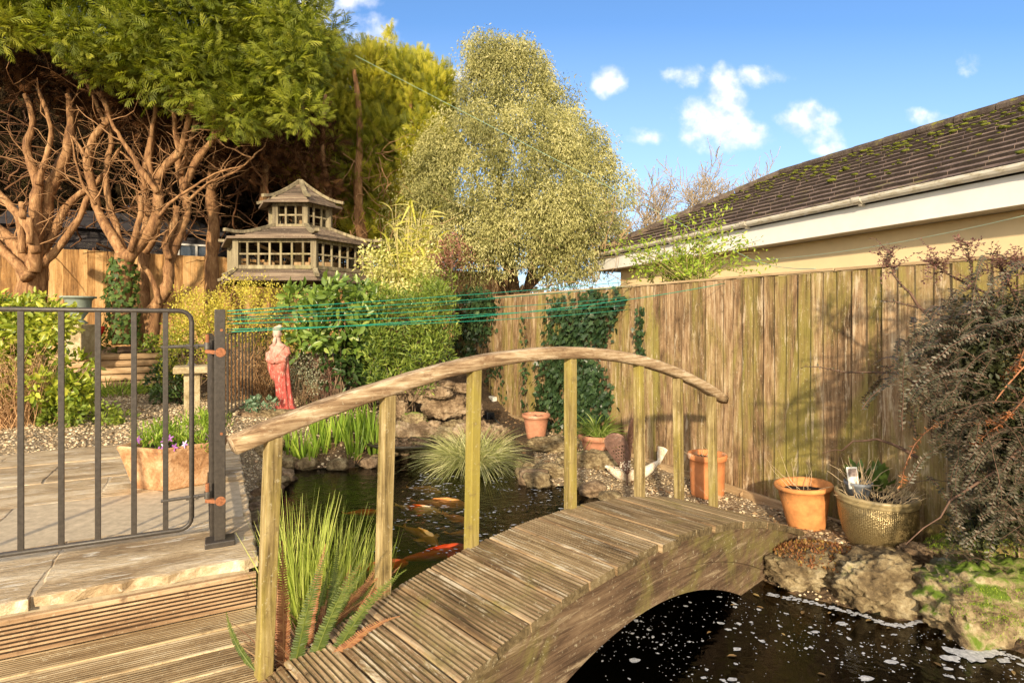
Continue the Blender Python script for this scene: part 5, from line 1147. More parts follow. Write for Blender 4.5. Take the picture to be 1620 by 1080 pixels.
# distant treeline
r = root("distant_trees", np.array((0, 45, 0)), "low band of distant bare trees beyond the gardens", "trees"); nq = 700; th = rng.uniform(-.75, .85, nq); dd = rng.uniform(38, 60, nq)
s = np.stack((np.tan(th)*dd, dd, rng.uniform(0, 2, nq)), -1); P, Rd = twigset(s, rand_unit(nq)*.5+np.array((0,0,1)), rng.uniform(1, 4, nq), .05); V, Fq = tubes(P, Rd, 3); o = mk("branches", V, Fq, M_bark2, r); 
C_ = np.stack((np.tan(rng.uniform(-.75, .85, 300))*48, rng.uniform(44, 58, 300), rng.uniform(.3, 3.0, 300)), -1); P_, u = cloud(C_, 1.8, 60, 1, .8); o = leafobj("foliage", P_, rand_unit(len(P_)), u, rng.uniform(.3, .8, len(P_)), T_RHOM, leafmat("far_foliage", [(0,(.06,.05,.025)),(.5,(.14,.12,.06)),(1,(.24,.2,.1))]), r)

# shrubs ------------------------------------------------------------
def shrub(name, lab, clumps, per, size, tmpl, mat, cat="shrub", stems=14, stemmat=None, droop=0.0, upd=.2, spread=.5, rn0=.5, shell=.5, squash=1, stemr=.008, rnspread=.2, dmix=.6, group=None):
    """clumps: (px,py,d,radius_px)"""
    cl = np.array([pxc(a_1, b_1, c_1) for a_1, b_1, c_1, _ in clumps]); rr = np.array([q[3]/F*q[2] for q in clumps])
    cen = cl.mean(0); gz0 = gz1(cen[0], cen[1]); r = root(name, np.array((cen[0], cen[1], gz0)), lab, cat, group)
    P_, u = cloud(cl, rr, per, shell, squash); D = unit(u*dmix+np.array((0,-.15,upd-droop))+rng.normal(size=P_.shape)*spread)
    rn = np.clip(rn0+rng.normal(size=len(P_))*rnspread+np.repeat(rng.normal(size=len(cl))*.08, per), 0, 1)
    ok = P_[:, 2] > gz0-.05; P_, D, u, rn = P_[ok], D[ok], u[ok], rn[ok]
    leafobj("foliage", P_, D, unit(u*.6+np.array((0,-.5,.5))+rng.normal(size=P_.shape)*.4), rng.uniform(size*.7, size*1.25, len(P_)), tmpl, mat, r, rn)
    if stems:
        b = MB()
        for q in range(stems):
            e = cl[rng.integers(len(cl))]+rng.normal(size=3)*.05; s0 = np.array((cen[0]+rng.normal()*.12, cen[1]+rng.normal()*.08, gz0)); mid = (s0+e)/2+rng.normal(size=3)*.05; b.tube([s0, mid, e], [stemr, stemr*.8, stemr*.4], 5)
        b.obj("stems", stemmat or M_bark2, r, smooth=True)
    return r
M_laurel = leafmat("laurel_leaf", [(0,(.06,.10,.010)),(.3,(.17,.24,.020)),(.6,(.36,.41,.038)),(.85,(.58,.57,.08)),(1,(.76,.72,.22))], trans=.25, rough=.35, spec=.5)
lc = []
for q in range(60):
    f = rng.random(); px_ = -60+190*f+rng.normal()*5; top = np.interp(px_, [-60,0,60,100,135,150], [470,462,465,480,520,560]); py_ = rng.uniform(top+14, 640); lc.append((px_, py_, rng.uniform(5.5, 6.4), 26))
shrub("laurel_bush", "rounded glossy yellow green laurel bush behind the gate at the left edge", lc, 120, .082, T_OVAL, M_laurel, upd=.1, spread=.6, stems=10, rn0=.55, shell=.45)
M_straw = leafmat("dry_stem", [(0,(.22,.12,.055)),(.5,(.46,.29,.14)),(1,(.66,.48,.27))], trans=.15, rough=.8)
def tuft(name, lab, base, n, L, w, mat, spread=.45, droop=.5, rb=.08, cat="grass", segs=6, lean=(0,0,0), rn=None, taper=1.0):
    r = root(name, base, lab, cat) if lab else None
    an = rng.uniform(0, 6.283, n); rr = rb*np.sqrt(rng.random(n)); P0 = base+np.stack((rr*np.cos(an), rr*np.sin(an), np.zeros(n)), -1)
    ti = np.abs(rng.normal(size=n))*spread; D = np.stack((np.cos(an)*ti, np.sin(an)*ti, np.ones(n)), -1)+rng.normal(size=(n,3))*.08+np.array(lean)
    V, Fq, li = blades(P0, D, rng.uniform(L*.6, L*1.1, n), rng.uniform(w*.6, w*1.2, n), segs, rng.uniform(droop*.4, droop*1.4, n), taper=taper)
    rr_ = rng.random(n) if rn is None else np.clip(rn+rng.normal(size=n)*.2, 0, 1)
    if r is None: return V, Fq, rr_[li]
    mk("leaves", V, Fq, mat, r, rnd=rr_[li]); return r
for px_, py_, d_, lab in ((18,668,5.6,"straw coloured dry shrub in front of the laurel"),(405,640,7.4,"dry orange brown bush behind the iron railing beside the statue")):
    q = pxc(px_, py_, d_); q[2] = gz1(q[0], q[1]); r = root("dry_bush", q, lab, "shrub"); n = 240
    P, Rd = twigset(np.repeat(q[None], n, 0)+rng.normal(size=(n,3))*np.array((.12,.08,.0)), rand_unit(n)*.6+np.array((-.15,0,1)), rng.uniform(.4, .9, n), .004, wob=.12); s2 = P[rng.integers(0, n, 700), rng.integers(2, 7, 700)]
    P2, R2 = twigset(s2, rand_unit(700)+np.array((0,0,.6)), rng.uniform(.08,.25,700), .0022); V, Fq = tubes(P, Rd, 3); V2, F2 = tubes(P2, R2, 3)
    mk("stems", np.vstack((V, V2)), np.vstack((Fq, F2+len(V))), plain("dry_orange_stems", (.56,.34,.17), .85, var=.3), r)
    PP = np.vstack((P[:, 3:].reshape(-1,3), P2[:, 2:].reshape(-1,3))); PP = PP[rng.integers(0, len(PP), 2200)]+rng.normal(size=(2200,3))*.012
    leafobj("dry_leaves", PP, rand_unit(2200)+np.array((0,0,.5)), rand_unit(2200), rng.uniform(.02,.045,2200), T_SLIM, M_straw, r)
M_low = leafmat("low_leaf", [(0,(.06,.10,.015)),(.5,(.18,.26,.03)),(1,(.42,.46,.08))], trans=.3)
shrub("ground_shrub", "low yellow green leafy growth at the foot of the laurel", [(40+i*14+rng.normal()*4, 655+rng.normal()*12, 5.5+rng.random()*.6, 18) for i in range(12)], 110, .05, T_RHOM, M_low, stems=0, rn0=.55)
M_yel = leafmat("yellow_bud_leaf", [(0,(.16,.15,.02)),(.4,(.42,.36,.04)),(.75,(.66,.56,.09)),(1,(.80,.72,.22))], trans=.3)
yc = []
for q in range(90):
    px_ = rng.uniform(275, 455); top = np.interp(px_, [270,320,370,420,460], [470,440,432,440,470]); yc.append((px_, rng.uniform(top+4, 540), rng.uniform(6.9, 7.6), 20))
r = shrub("yellow_shrub", "airy yellow leaved shrub with thin twigs in front of the pagoda bird house", yc, 80, .032, T_RHOM, M_yel, stems=40, stemr=.005, stemmat=M_twig, shell=.95, rn0=.6)
yc = [(rng.uniform(255, 345), rng.uniform(505, 600), rng.uniform(6.9, 7.5), 20) for q in range(30)]
shrub("yellow_shrub", "lower gold green shrub behind the stone pillar and gate post", yc, 90, .035, T_RHOM, leafmat("gold_green_leaf", [(0,(.08,.10,.012)),(.5,(.30,.32,.03)),(1,(.60,.56,.09))]), stems=16, stemr=.005, rn0=.5, shell=.8)
M_dg = leafmat("dark_green_leaf", [(0,(.015,.035,.010)),(.5,(.045,.085,.020)),(.85,(.10,.16,.035)),(1,(.18,.24,.06))], trans=.2, rough=.4, spec=.4)
shrub("pieris_shrub", "dark green low shrub between log steps and stone pillar", [(rng.uniform(245, 300), rng.uniform(570, 640), rng.uniform(7.0, 7.6), 16) for q in range(16)], 80, .06, T_OVAL, M_dg, stems=8)
M_ch = leafmat("cherry_laurel_leaf", [(0,(.04,.085,.015)),(.4,(.11,.19,.03)),(.7,(.22,.31,.05)),(1,(.42,.48,.12))], trans=.25, rough=.35, spec=.5)
cc_ = [(rng.uniform(462, 600), rng.uniform(462, 560), rng.uniform(6.7, 7.3), 24) for q in range(34)]
shrub("cherry_laurel", "cherry laurel with long mid green leaves below the pagoda bird house", cc_, 52, .12, T_OVAL, M_ch, stems=10, upd=.35, spread=.55, rn0=.5)
cc_ = [(rng.uniform(520, 640), rng.uniform(530, 625), rng.uniform(6.9, 7.3), 24) for q in range(26)]
shrub("dark_evergreen", "very dark broadleaf evergreen in the gap between statue and bright green shrub", cc_, 36, .10, T_OVAL, M_dg, stems=12, rn0=.3)
M_hebe = leafmat("hebe_leaf", [(0,(.035,.065,.012)),(.35,(.10,.155,.022)),(.65,(.215,.285,.038)),(1,(.46,.50,.11))], trans=.25)
cc_ = []
for q in range(74):
    py_ = rng.uniform(462, 615); a1, a2 = np.interp(py_, [455,500,560,615], [600,592,590,590]), np.interp(py_, [455,500,560,615], [690,722,716,670]); cc_.append((rng.uniform(a1, a2), py_, rng.uniform(6.4, 7.1), 20))
shrub("green_shrub", "dense bright green slim leaved shrub above the waterfall rocks", cc_, 105, .066, T_SLIM, M_hebe, stems=14, upd=.45, spread=.6, rn0=.5)
M_eu = leafmat("cream_variegated", [(0,(.12,.17,.035)),(.35,(.34,.36,.08)),(.6,(.64,.60,.20)),(1,(.82,.78,.48))], trans=.25)
cc_ = [(rng.uniform(582, 700), rng.uniform(395, 470), rng.uniform(7.4, 8.0), 22) for q in range(34)]
shrub("variegated_shrub", "cream and yellow variegated shrub right of the pagoda bird house", cc_, 115, .052, T_RHOM, M_eu, stems=10, rn0=.6)
cc_ = [(rng.uniform(640, 712), rng.uniform(440, 480), rng.uniform(7.0, 7.4), 18) for q in range(12)]
shrub("green_shrub", "yellow tipped upper tuft between the variegated shrub and the ivy", cc_, 90, .055, T_SLIM, M_low, stems=5, upd=.6)
M_red_l = leafmat("reddish_twig_leaf", [(0,(.12,.04,.03)),(.5,(.36,.16,.12)),(1,(.62,.36,.28))])
shrub("red_leaved_shrub", "hazy reddish pink shrub behind the bamboo canes", [(rng.uniform(655, 745), rng.uniform(385, 425), rng.uniform(9.2, 10), 18) for q in range(16)], 90, .05, T_RHOM, M_red_l, stems=16)
M_wh = leafmat("grey_variegated", [(0,(.10,.12,.06)),(.5,(.32,.34,.22)),(.8,(.62,.60,.46)),(1,(.78,.75,.62))])
shrub("silver_shrub", "small white edged leaved shrub immediately right of the statue", [(rng.uniform(458, 505), rng.uniform(555, 615), rng.uniform(6.7, 7.0), 15) for q in range(18)], 60, .026, T_RHOM, M_wh, stems=40, stemr=.003, shell=.9, stemmat=plain("brown_stems", (.25,.15,.08), .9))
shrub("heather_shrub", "dusty pink brown heather shrub behind the white edged one", [(rng.uniform(490, 545), rng.uniform(552, 595), rng.uniform(7.0, 7.3), 14) for q in range(14)], 110, .024, T_SLIM, M_red_l, stems=50, stemr=.003, upd=.6, stemmat=plain("pinkish_stems", (.40,.24,.17), .9))
shrub("feathery_shrub", "soft feathery green shrub behind the statue's head", [(rng.uniform(375, 520), rng.uniform(500, 560), rng.uniform(7.2, 7.7), 20) for q in range(24)], 100, .045, T_SLIM, leafmat("mid_green_leaf", [(0,(.05,.085,.015)),(.5,(.16,.24,.04)),(1,(.36,.42,.10))]), stems=16)
shrub("cyclamen_clump", "low clump of rounded grey green leaves at the statue's foot", [(rng.uniform(388, 430), rng.uniform(632, 652), 6.4, 9) for q in range(10)], 22, .05, T_OVAL, leafmat("grey_green_leaf", [(0,(.06,.12,.06)),(.5,(.16,.27,.16)),(1,(.45,.55,.42))]), stems=0, cat="plant")
# bamboo
M_bam = leafmat("bamboo_leaf", [(0,(.28,.30,.04)),(.5,(.58,.54,.09)),(1,(.78,.72,.30))], trans=.35)
q = pxc(640, 470, 7.9); q[2] = gz1(q[0], q[1]); r = root("bamboo", q, "clump of yellowing bamboo canes above the variegated shrub", "bamboo"); n = 38
sx_ = rng.uniform(600, 705, n); top = rng.uniform(318, 420, n); P = np.empty((n, 6, 3)); 
for i in range(n):
    a0 = pxc(640+(sx_[i]-640)*.35, 500, 7.9); a1 = pxc(sx_[i], top[i], 7.8+rng.normal()*.2)
    for k_2 in range(6): f = k_2/5; P[i, k_2] = a0+(a1-a0)*f+np.array((.04*math.sin(f*3+i), 0, 0))
V, Fq = tubes(P, np.tile(np.linspace(.008, .003, 6), (n, 1)), 5); mk("canes", V, Fq, plain("yellow_cane", (.55,.47,.20), .5, var=.2), r, smooth=True)
s = P[rng.integers(0, n, 330), rng.integers(2, 6, 330)]; V, Fq, li = blades(s, rand_unit(330)*np.array((.7,.4,.5))+np.array((0,-.1,.25)), rng.uniform(.12,.28,330), .026, 5, .6, taper=1.0); mk("leaves", V, Fq, M_bam, r, rnd=rng.random(330)[li])
# plants by the pond
M_iris = leafmat("iris_leaf", [(0,(.10,.17,.025)),(.5,(.24,.38,.04)),(.85,(.42,.54,.08)),(1,(.62,.58,.16))], trans=.35)
M_brownb = leafmat("dead_blade", [(0,(.10,.055,.03)),(.5,(.28,.16,.085)),(1,(.52,.36,.2))], trans=.15)
def at_ground(p): p = p.copy(); p[2] = max(-.46, gz1(p[0], p[1])-.02); return p
def irisbed(lab, pts, L, n, w=.022):
    cen = np.mean([G(a1, b1, -.44) for a1, b1 in pts], 0); r = root("iris_clump", cen, lab, "water plant"); VV = []; FF_ = []; RR = []; o0 = 0
    for a1, b1 in pts:
        V, Fq, rr_ = tuft(None, None, at_ground(G(a1, b1, -.46)+np.array((0,.05,0))), n, L*rng.uniform(.8,1.1), w, None, .13, .15, .07, segs=5)
        VV.append(V); FF_.append(Fq+o0); RR.append(rr_); o0 += len(V)
    mk("leaves", np.vstack(VV), np.vstack(FF_), M_iris, r, rnd=np.concatenate(RR)); VV = []; FF_ = []; RR = []; o0 = 0
    for a1, b1 in pts:
        V, Fq, rr_ = tuft(None, None, at_ground(G(a1, b1, -.46)+np.array((0,.02,0))), n//3, L*.4, .012, None, .7, .8, .09, segs=5); VV.append(V); FF_.append(Fq+o0); RR.append(rr_); o0 += len(V)
    mk("dead_leaves", np.vstack(VV), np.vstack(FF_), M_brownb, r, rnd=np.concatenate(RR))
irisbed("tall fresh green irises at the far bank below the handrail, nearest the waterfall", [(558,738),(578,730),(592,733),(566,728),(585,726)], .52, 26)
irisbed("paler irises at the far bank between the first post and the tall clump", [(470,740),(486,742),(506,737),(523,735),(538,733),(455,736),(500,728)], .40, 22)
M_rush = leafmat("rush_leaf", [(0,(.20,.27,.05)),(.4,(.42,.50,.09)),(.8,(.64,.68,.19)),(1,(.80,.80,.40))], trans=.35)
rb = np.array((-1.02, 2.72, -.42)); r = root("rush_clump", rb, "bright yellow green rushes at the terrace corner behind the first bridge post", "water plant"); VV = []; FF_ = []; RR = []; o0 = 0
for (x, y, n, L) in ((-1.13,2.74,26,.50),(-1.00,2.66,46,.60),(-.92,2.58,40,.60),(-.85,2.68,42,.52),(-.77,2.6,40,.48),(-.70,2.72,20,.42)):
    V, Fq, rr_ = tuft(None, None, np.array((x, y, -.44)), int(n*2.4), L*1.12, .0075, None, .16, .10, .07, segs=5, lean=(.04,0,0)); VV.append(V); FF_.append(Fq+o0); RR.append(rr_); o0 += len(V)
mk("leaves", np.vstack(VV), np.vstack(FF_), M_rush, r, rnd=np.concatenate(RR))
V, Fq, rr_ = tuft(None, None, np.array((-.84, 2.62, -.42)), 260, .36, .012, None, .65, 1.0, .14, segs=6); mk("dead_leaves", V, Fq, M_brownb, r, rnd=rr_)
# ferns
M_fern = leafmat("fern_green", [(0,(.035,.06,.010)),(.5,(.085,.125,.022)),(1,(.24,.28,.06))], trans=.3)
M_fernb = leafmat("fern_russet", [(0,(.10,.04,.02)),(.4,(.25,.10,.045)),(.75,(.40,.20,.09)),(1,(.34,.30,.08))], trans=.25)
def frond(base, d0, L, w, droop, mat, parent, n=64, curl=0.0):
    """a long strap frond with a mid rib and rows of blunt lobes"""
    d0 = unit(np.asarray(d0, float)); sd = unit(np.cross(d0, np.array((.15,-1,.1)))); C_ = [np.asarray(base, float)]; d = d0.copy()
    for i in range(n): d = unit(d+np.array((d0[0]*.3, d0[1]*.3-.0, -1))*droop/n*(.3+i/n*1.7)); C_.append(C_[-1]+d*L/n)
    C_ = np.array(C_); P_ = []; D_ = []; S_ = []
    for i in range(2, n):
        f = i/n; ww = w*min(1, f*5)*(1-f**3)**.7
        tg_ = unit(C_[i+1 if i < n else i]-C_[i-1])
        for s_ in (-1, 1): P_.append(C_[i]); D_.append(sd*s_+tg_*.25); S_.append(ww*rng.uniform(.85, 1.1))
    P_ = np.array(P_); D_ = np.array(D_); S_ = np.array(S_)
    tm = (np.array([(0,-.22*1.3*L/n/w*2.2,0),(.8,-.22*L/n/w*2,0.03),(1,0,-.06),(.8,.22*L/n/w*2,0.03),(0,.22*1.3*L/n/w*2.2,0)]), np.array([(0,1,2),(0,2,3),(0,3,4)]))
    nrm = unit(np.cross(D_, unit(C_[-1]-C_[0]))); nrm *= np.sign(-nrm[:, 1:2]+1e-6)
    V, Fc, li = leaves(P_, D_, nrm+rng.normal(size=P_.shape)*.12, S_, tm)
    k = 5; m_ = MB(); m_.tube(C_[::2], list(np.linspace(.004, .0015, len(C_[::2]))), k); b0 = len(V); V = np.vstack((V, np.array(m_.v))); Fl = [tuple(f) for f in Fc]+[tuple(i+b0 for i in f) for f in m_.f]
    rnv = np.concatenate((np.clip(rng.random(len(P_))*.5+.25+.2*np.linspace(-1,1,len(P_)), 0, 1)[li], np.full(len(m_.v), .8)))
    return mk("frond", V, Fl, mat, parent, rnd=rnv)
fb = np.array((-.74, 2.02, -.34)); r = root("fern_clump", fb, "hart's tongue style ferns, green and russet fronds, at the near end of the bridge", "fern")
for (x, y, dx, dy, dz, L, w, dr, mt) in ((-.82,2.05,-.02,.02,1,.62,.026,.15,M_fernb),(-.80,2.02,.16,.05,1,.60,.028,.35,M_fern),(-.76,2.03,.28,.05,1,.62,.027,.45,M_fern),(-.72,2.02,.42,.1,1,.62,.026,.5,M_fern),(-.75,1.99,.55,.1,1,.52,.024,.6,M_fernb),
      (-.68,2.06,1.0,.35,.62,.50,.028,.5,M_fern),(-.66,2.1,.95,.6,.75,.60,.03,.45,M_fern),(-.84,2.10,-.15,.2,1,.5,.024,.2,M_fernb),(-.80,2.12,.1,.25,1,.55,.024,.3,M_fernb),(-.70,2.14,.35,.3,.9,.52,.024,.6,M_fernb),(-.64,2.10,.6,.25,.8,.45,.022,.9,M_fernb),(-.78,2.18,.3,.2,.9,.5,.022,.8,M_fern)):
    frond(np.array((x, y, -.34)), (dx, dy, dz), L*.95, w*1.08, dr*rng.uniform(.8,1.9), mt, r)
for q in range(20):
    frond(np.array((rng.uniform(-.86,-.64), rng.uniform(2.04,2.34), -.36)), (rng.uniform(-.1,.7), rng.uniform(0,.5), 1), rng.uniform(.34,.52), .026, rng.uniform(.3,.9), M_fernb if q % 3 else M_fern, r)
V, Fq, rr_ = tuft(None, None, fb+np.array((0,.12,0)), 700, .36, .009, None, .6, 1.1, .13, segs=6); mk("dead_leaves", V, Fq, M_brownb, r, rnd=rr_)
fb2 = np.array((-.885, 1.98, -.18)); r = root("fern_frond", fb2, "single curled green fern frond poking through the deck left of the first post", "fern"); o = frond(fb2, (-.65,.1,.62), .24, .014, -.9, M_fern, r, n=30)
# variegated sedge
M_sedge = leafmat("sedge_leaf", [(0,(.16,.19,.06)),(.4,(.38,.40,.15)),(.75,(.62,.60,.30)),(1,(.80,.76,.50))], trans=.3)
sb = G(745, 742, -.45)+np.array((0,.15,0)); r = tuft("sedge_clump", "large round clump of cream striped sedge in the pond behind the third post", sb, 1500, .60, .0095, M_sedge, .62, 1.25, .20, cat="water plant", segs=8)
# potted plants
def at(o, z): return np.array((o[0], o[1], o[2]+z))
tuft("lily_turf", "green grassy plant growing in the shallow rose bowl", at(pD, .215), 170, .38, .013, leafmat("turf_leaf", [(0,(.08,.14,.02)),(.5,(.24,.34,.06)),(1,(.52,.56,.20))]), .75, 1.1, .06, cat="plant", segs=7)
M_strawt = plain("straw_stems", (.60,.46,.28), .8, var=.25)
def drystems(name, lab, c, n, L, sp_, rb_, r_=.0022):
    r = root(name, c, lab, "dry plant"); an = rng.uniform(0, 6.28, n); rr = rb_*np.sqrt(rng.random(n)); s = c+np.stack((rr*np.cos(an), rr*np.sin(an), np.zeros(n)), -1)
    P, Rd = twigset(s, np.stack((np.cos(an)*sp_, np.sin(an)*sp_, np.ones(n)), -1)+rng.normal(size=(n,3))*.3, rng.uniform(L*.5, L, n), r_, m=6, wob=.16, up=-.06); V, Fq = tubes(P, Rd, 4); mk("stems", V, Fq, M_strawt, r); return r
drystems("dry_stalks", "few pale dry stalks bending out of the bright orange pot", at(pA, .27), 13, .28, .9, .12)
drystems("dry_stalks", "small dry leaf litter stalks in the flaked orange pot", at(pB, .31), 20, .12, .9, .12)
drystems("dry_stalks", "thick mat of short dry stems filling the bronze pot", pE+ez*.335, 120, .13, .8, .17, .003)
drystems("dry_stalks", "upright cut brown stems in the grey nursery pot", pF+ez*.06, 34, .22, .35, .055, .0035)
q = pE+np.array((.02,.12,.34)); r = root("primrose_leaves", q, "broad crinkled green leaves at the back of the bronze pot", "plant"); P_, u = cloud(np.array([q+ez*.02, q+np.array((.06,-.02,.05)), q+np.array((-.04,.0,.07))]), .06, 9, .8, .5); leafobj("leaves", P_, u*.5+np.array((0,-.2,.7)), unit(rng.normal(size=P_.shape)+np.array((0,-2,0))), rng.uniform(.09,.14,len(P_)), T_OVAL, M_dg, r, np.full(len(P_), .9))
# violas and herb in the trough
M_herb = leafmat("herb_leaf", [(0,(.10,.18,.02)),(.5,(.28,.42,.04)),(1,(.52,.60,.12))], trans=.35)
hc = pT+ez*.25; r = root("herb_plant", hc, "fresh green feathery herb with purple violas filling the terracotta trough", "plant")
cl = np.array([hc+np.array((x, y, z)) for x, y, z in ((-.2,.0,.05),(-.10,.08,.08),(0,.02,.05),(.02,.12,.12),(.10,.14,.14),(.16,.08,.10),(-.16,.1,.07),(.08,.0,.03),(.19,.14,.12),(-.08,-.05,.04),(.17,.0,.02))]); P_, u = cloud(cl, .085, 150, .9, .9)
leafobj("foliage", P_, u*.5+np.array((0,0,.8))+rng.normal(size=P_.shape)*.4, u, rng.uniform(.022,.045,len(P_)), T_SLIM, M_herb, r)
V, Fq, li = blades(np.repeat(cl, 12, 0)-ez*.06, rand_unit(132)*.5+np.array((0,0,1)), rng.uniform(.1,.22,132), .004, 4, .3); mk("stems", V, Fq, M_herb, r, rnd=rng.random(132)[li])
M_vio = leafmat("viola_petal", [(0,(.16,.03,.22)),(.6,(.36,.12,.44)),(.85,(.70,.55,.78)),(1,(.85,.8,.88))], trans=.2)
fcs = [hc+np.array(q) for q in ((.02,-.17,.03),(.07,-.15,.02),(.03,-.13,.07),(.11,-.11,.03),(.01,-.15,.06),(-.17,-.12,.06),(.0,-.19,.01),(.19,.02,.04))]
for i, c in enumerate(fcs):
    an = np.arange(5)*1.2566+rng.random(); n_ = unit(np.array((rng.normal()*.2, -1, .35))); e1 = unit(np.cross(n_, (0,0,1))); e2 = np.cross(e1, n_)
    D_ = np.cos(an)[:, None]*e1+np.sin(an)[:, None]*e2; leafobj("flower", np.repeat(c[None], 5, 0), D_, np.repeat(n_[None], 5, 0)+rng.normal(size=(5,3))*.1, .028, T_OVAL, M_vio, r, np.clip(rng.random(5)*.5+(.5 if i % 3 == 0 else 0.1), 0, 1))
# ivy
M_ivy = leafmat("ivy_leaf", [(0,(.012,.026,.010)),(.45,(.032,.066,.024)),(.8,(.07,.12,.04)),(1,(.14,.20,.08))], trans=.12, rough=.38, spec=.5)
def ivy(lab, regions, n, size=.075, stems=22):
    """regions: list of pixel polygons on the right fence"""
    P_ = []; 
    for poly, w_ in regions:
        poly = np.array(poly, float); x0, y0 = poly.min(0); x1, y1 = poly.max(0); c = 0; need = int(n*w_)
        while c < need:
            x, y = rng.uniform(x0, x1, 400), rng.uniform(y0, y1, 400); ins, dd = inpoly(x, y, poly); edge_ = rng.random(400) < np.clip(dd/34+.06, 0, 1)*(.35+.65*(np.sin(x*.11+y*.05)+np.sin(y*.13-x*.07) > -.9))
            for xx, yy in zip(x[ins & edge_], y[ins & edge_]):
                P_.append(fpx(xx, yy, rng.uniform(.03, .12))); c += 1
    P_ = np.array(P_[:]); c = P_.mean(0); r = root("ivy", np.array((c[0], c[1], gz1(c[0], c[1]))), lab, "ivy"); n = len(P_)
    D = np.array((0,0,-.9))+rng.normal(size=(n,3))*.45+fn*.25; N = fn*1.0+ez*.5+rng.normal(size=(n,3))*.35
    leafobj("leaves", P_, D, unit(N), rng.uniform(size*.6, size*1.2, n), T_IVY, M_ivy, r, np.clip(.45+rng.normal(size=n)*.22, 0, 1))
    b = MB()
    for q in range(stems):
        e = P_[rng.integers(n)]; s0 = np.array((e[0]+rng.normal()*.1, e[1]+rng.normal()*.1, gz1(e[0], e[1]))); ee = e-fn*(np.dot(e-f0, fn)-.03); s0 = s0-fn*(np.dot(s0-f0, fn)-.035); m_ = (ee+s0)/2+fd*rng.normal()*.06; b.tube([s0, m_, ee], [.007,.006,.003], 5)
    b.obj("stems", M_bark2, r, smooth=True); return r
ivy("broad curtain of dark green ivy in the middle of the right fence", [([(872,470),(905,462),(990,452),(1002,470),(985,500),(975,540),(955,560),(978,600),(982,650),(960,690),(870,692),(846,640),(850,580),(862,540)], 1.0)], 3000, .068)
ivy("dark ivy mass at the far corner of the right fence beside the bright green shrub", [([(712,455),(765,448),(800,470),(792,520),(770,560),(752,585),(712,590)], 1.0)], 1900, .07)
ivy("thin straggling ivy vines on bare boards between the two ivy masses", [([(832,500),(840,500),(842,660),(832,660)], .35), ([(778,560),(800,556),(806,640),(770,600)], .3), ([(1015,480),(1024,480),(1026,560),(1016,560)], .2), ([(858,560),(866,560),(866,700),(850,690)], .25)], 190, .06, 8)
iv = pxc(196, 500, 8.62); r = root("ivy", iv, "ivy climbing the lower trunk of the forked conifer", "ivy"); n = 620; an = rng.uniform(0, 6.28, n); yy = rng.uniform(405, 540, n); wr = np.interp(yy, [400,430,540], [.1,.2,.22]); c = pxc(194, yy, 8.8); P_ = c+np.stack((np.cos(an)*wr*rng.uniform(.8,1.3,n), np.sin(an)*wr, np.zeros(n)), -1)
leafobj("leaves", P_, np.array((0,-.2,-.8))+rng.normal(size=(n,3))*.5, np.stack((np.cos(an), np.sin(an), np.full(n, .4)), -1), rng.uniform(.05,.09,n), T_IVY, leafmat("trunk_ivy", [(0,(.03,.06,.012)),(.5,(.08,.15,.03)),(1,(.2,.28,.06))]), r)
# climbing rose at the fence top
M_rose = leafmat("fresh_leaf", [(0,(.12,.20,.02)),(.45,(.28,.40,.04)),(.8,(.46,.56,.07)),(1,(.62,.66,.16))], trans=.4)
rb_ = fpx(1055, 470, -.12); r = root("climbing_rose", np.array((rb_[0], rb_[1], -.4)), "fresh green leafy shrub with long arching shoots over the fence top beside the gutter", "shrub")
tips = [(965,395),(985,385),(1010,405),(1030,385),(1060,350),(1085,380),(1100,345),(1115,370),(1150,330),(1135,355),(1160,372),(1178,380),(1200,395),(1215,422),(1160,405),(1180,420),(1120,400),(1080,400),(1040,420),(1000,430),(1090,425),(1020,400)]
P = np.empty((len(tips)*3, 7, 3)); i = 0
for (tx, ty) in tips:
    for q in range(3):
        a0 = fpx(1055+rng.normal()*22, 455, -.12); a1 = pxc(tx+rng.normal()*7, ty+rng.normal()*7, 5.75+rng.normal()*.12)
        for k_2 in range(7): f = k_2/6; P[i, k_2] = a0+(a1-a0)*f+ez*.09*math.sin(f*math.pi)+rng.normal(size=3)*.006
        i += 1
V, Fq = tubes(P, np.tile(np.linspace(.006,.0018,7), (len(P),1)), 4); mk("stems", V, Fq, plain("green_brown_stem", (.24,.20,.07), .7), r, smooth=True)
n = 2300; f = rng.integers(1, 7, n); s = P[rng.integers(0, len(P), n), f]+rng.normal(size=(n,3))*.028; leafobj("leaves", s, rand_unit(n)*.8+np.array((0,-.1,.3)), unit(np.array((0,-.6,.7))+rng.normal(size=(n,3))*.5), rng.uniform(.025,.055,n), T_OVAL, M_rose, r)

# the dark shrub on the right ---------------------------------------
M_cot = leafmat("cotoneaster_leaf", [(0,(.016,.020,.008)),(.35,(.040,.042,.020)),(.6,(.080,.074,.044)),(.85,(.18,.15,.11)),(1,(.34,.28,.22))], trans=.1, rough=.45, spec=.4)
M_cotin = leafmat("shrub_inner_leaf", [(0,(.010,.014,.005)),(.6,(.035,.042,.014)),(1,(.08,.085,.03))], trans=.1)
M_cst = plain("reddish_stem", (.13,.075,.05), .8, var=.3)
cb = np.array((2.85, 3.0, -.33)); r = root("dark_cotoneaster", cb, "large dark purple brown arching shrub filling the right side before the fence", "shrub")
ins_c = []
for q in range(46):
    py_ = rng.uniform(470, 850); lx_ = np.interp(py_, [470,520,600,700,780,850], [1545,1450,1440,1480,1515,1490]); ins_c.append((rng.uniform(lx_+25, 1700), py_, rng.uniform(2.75, 3.2), 34))
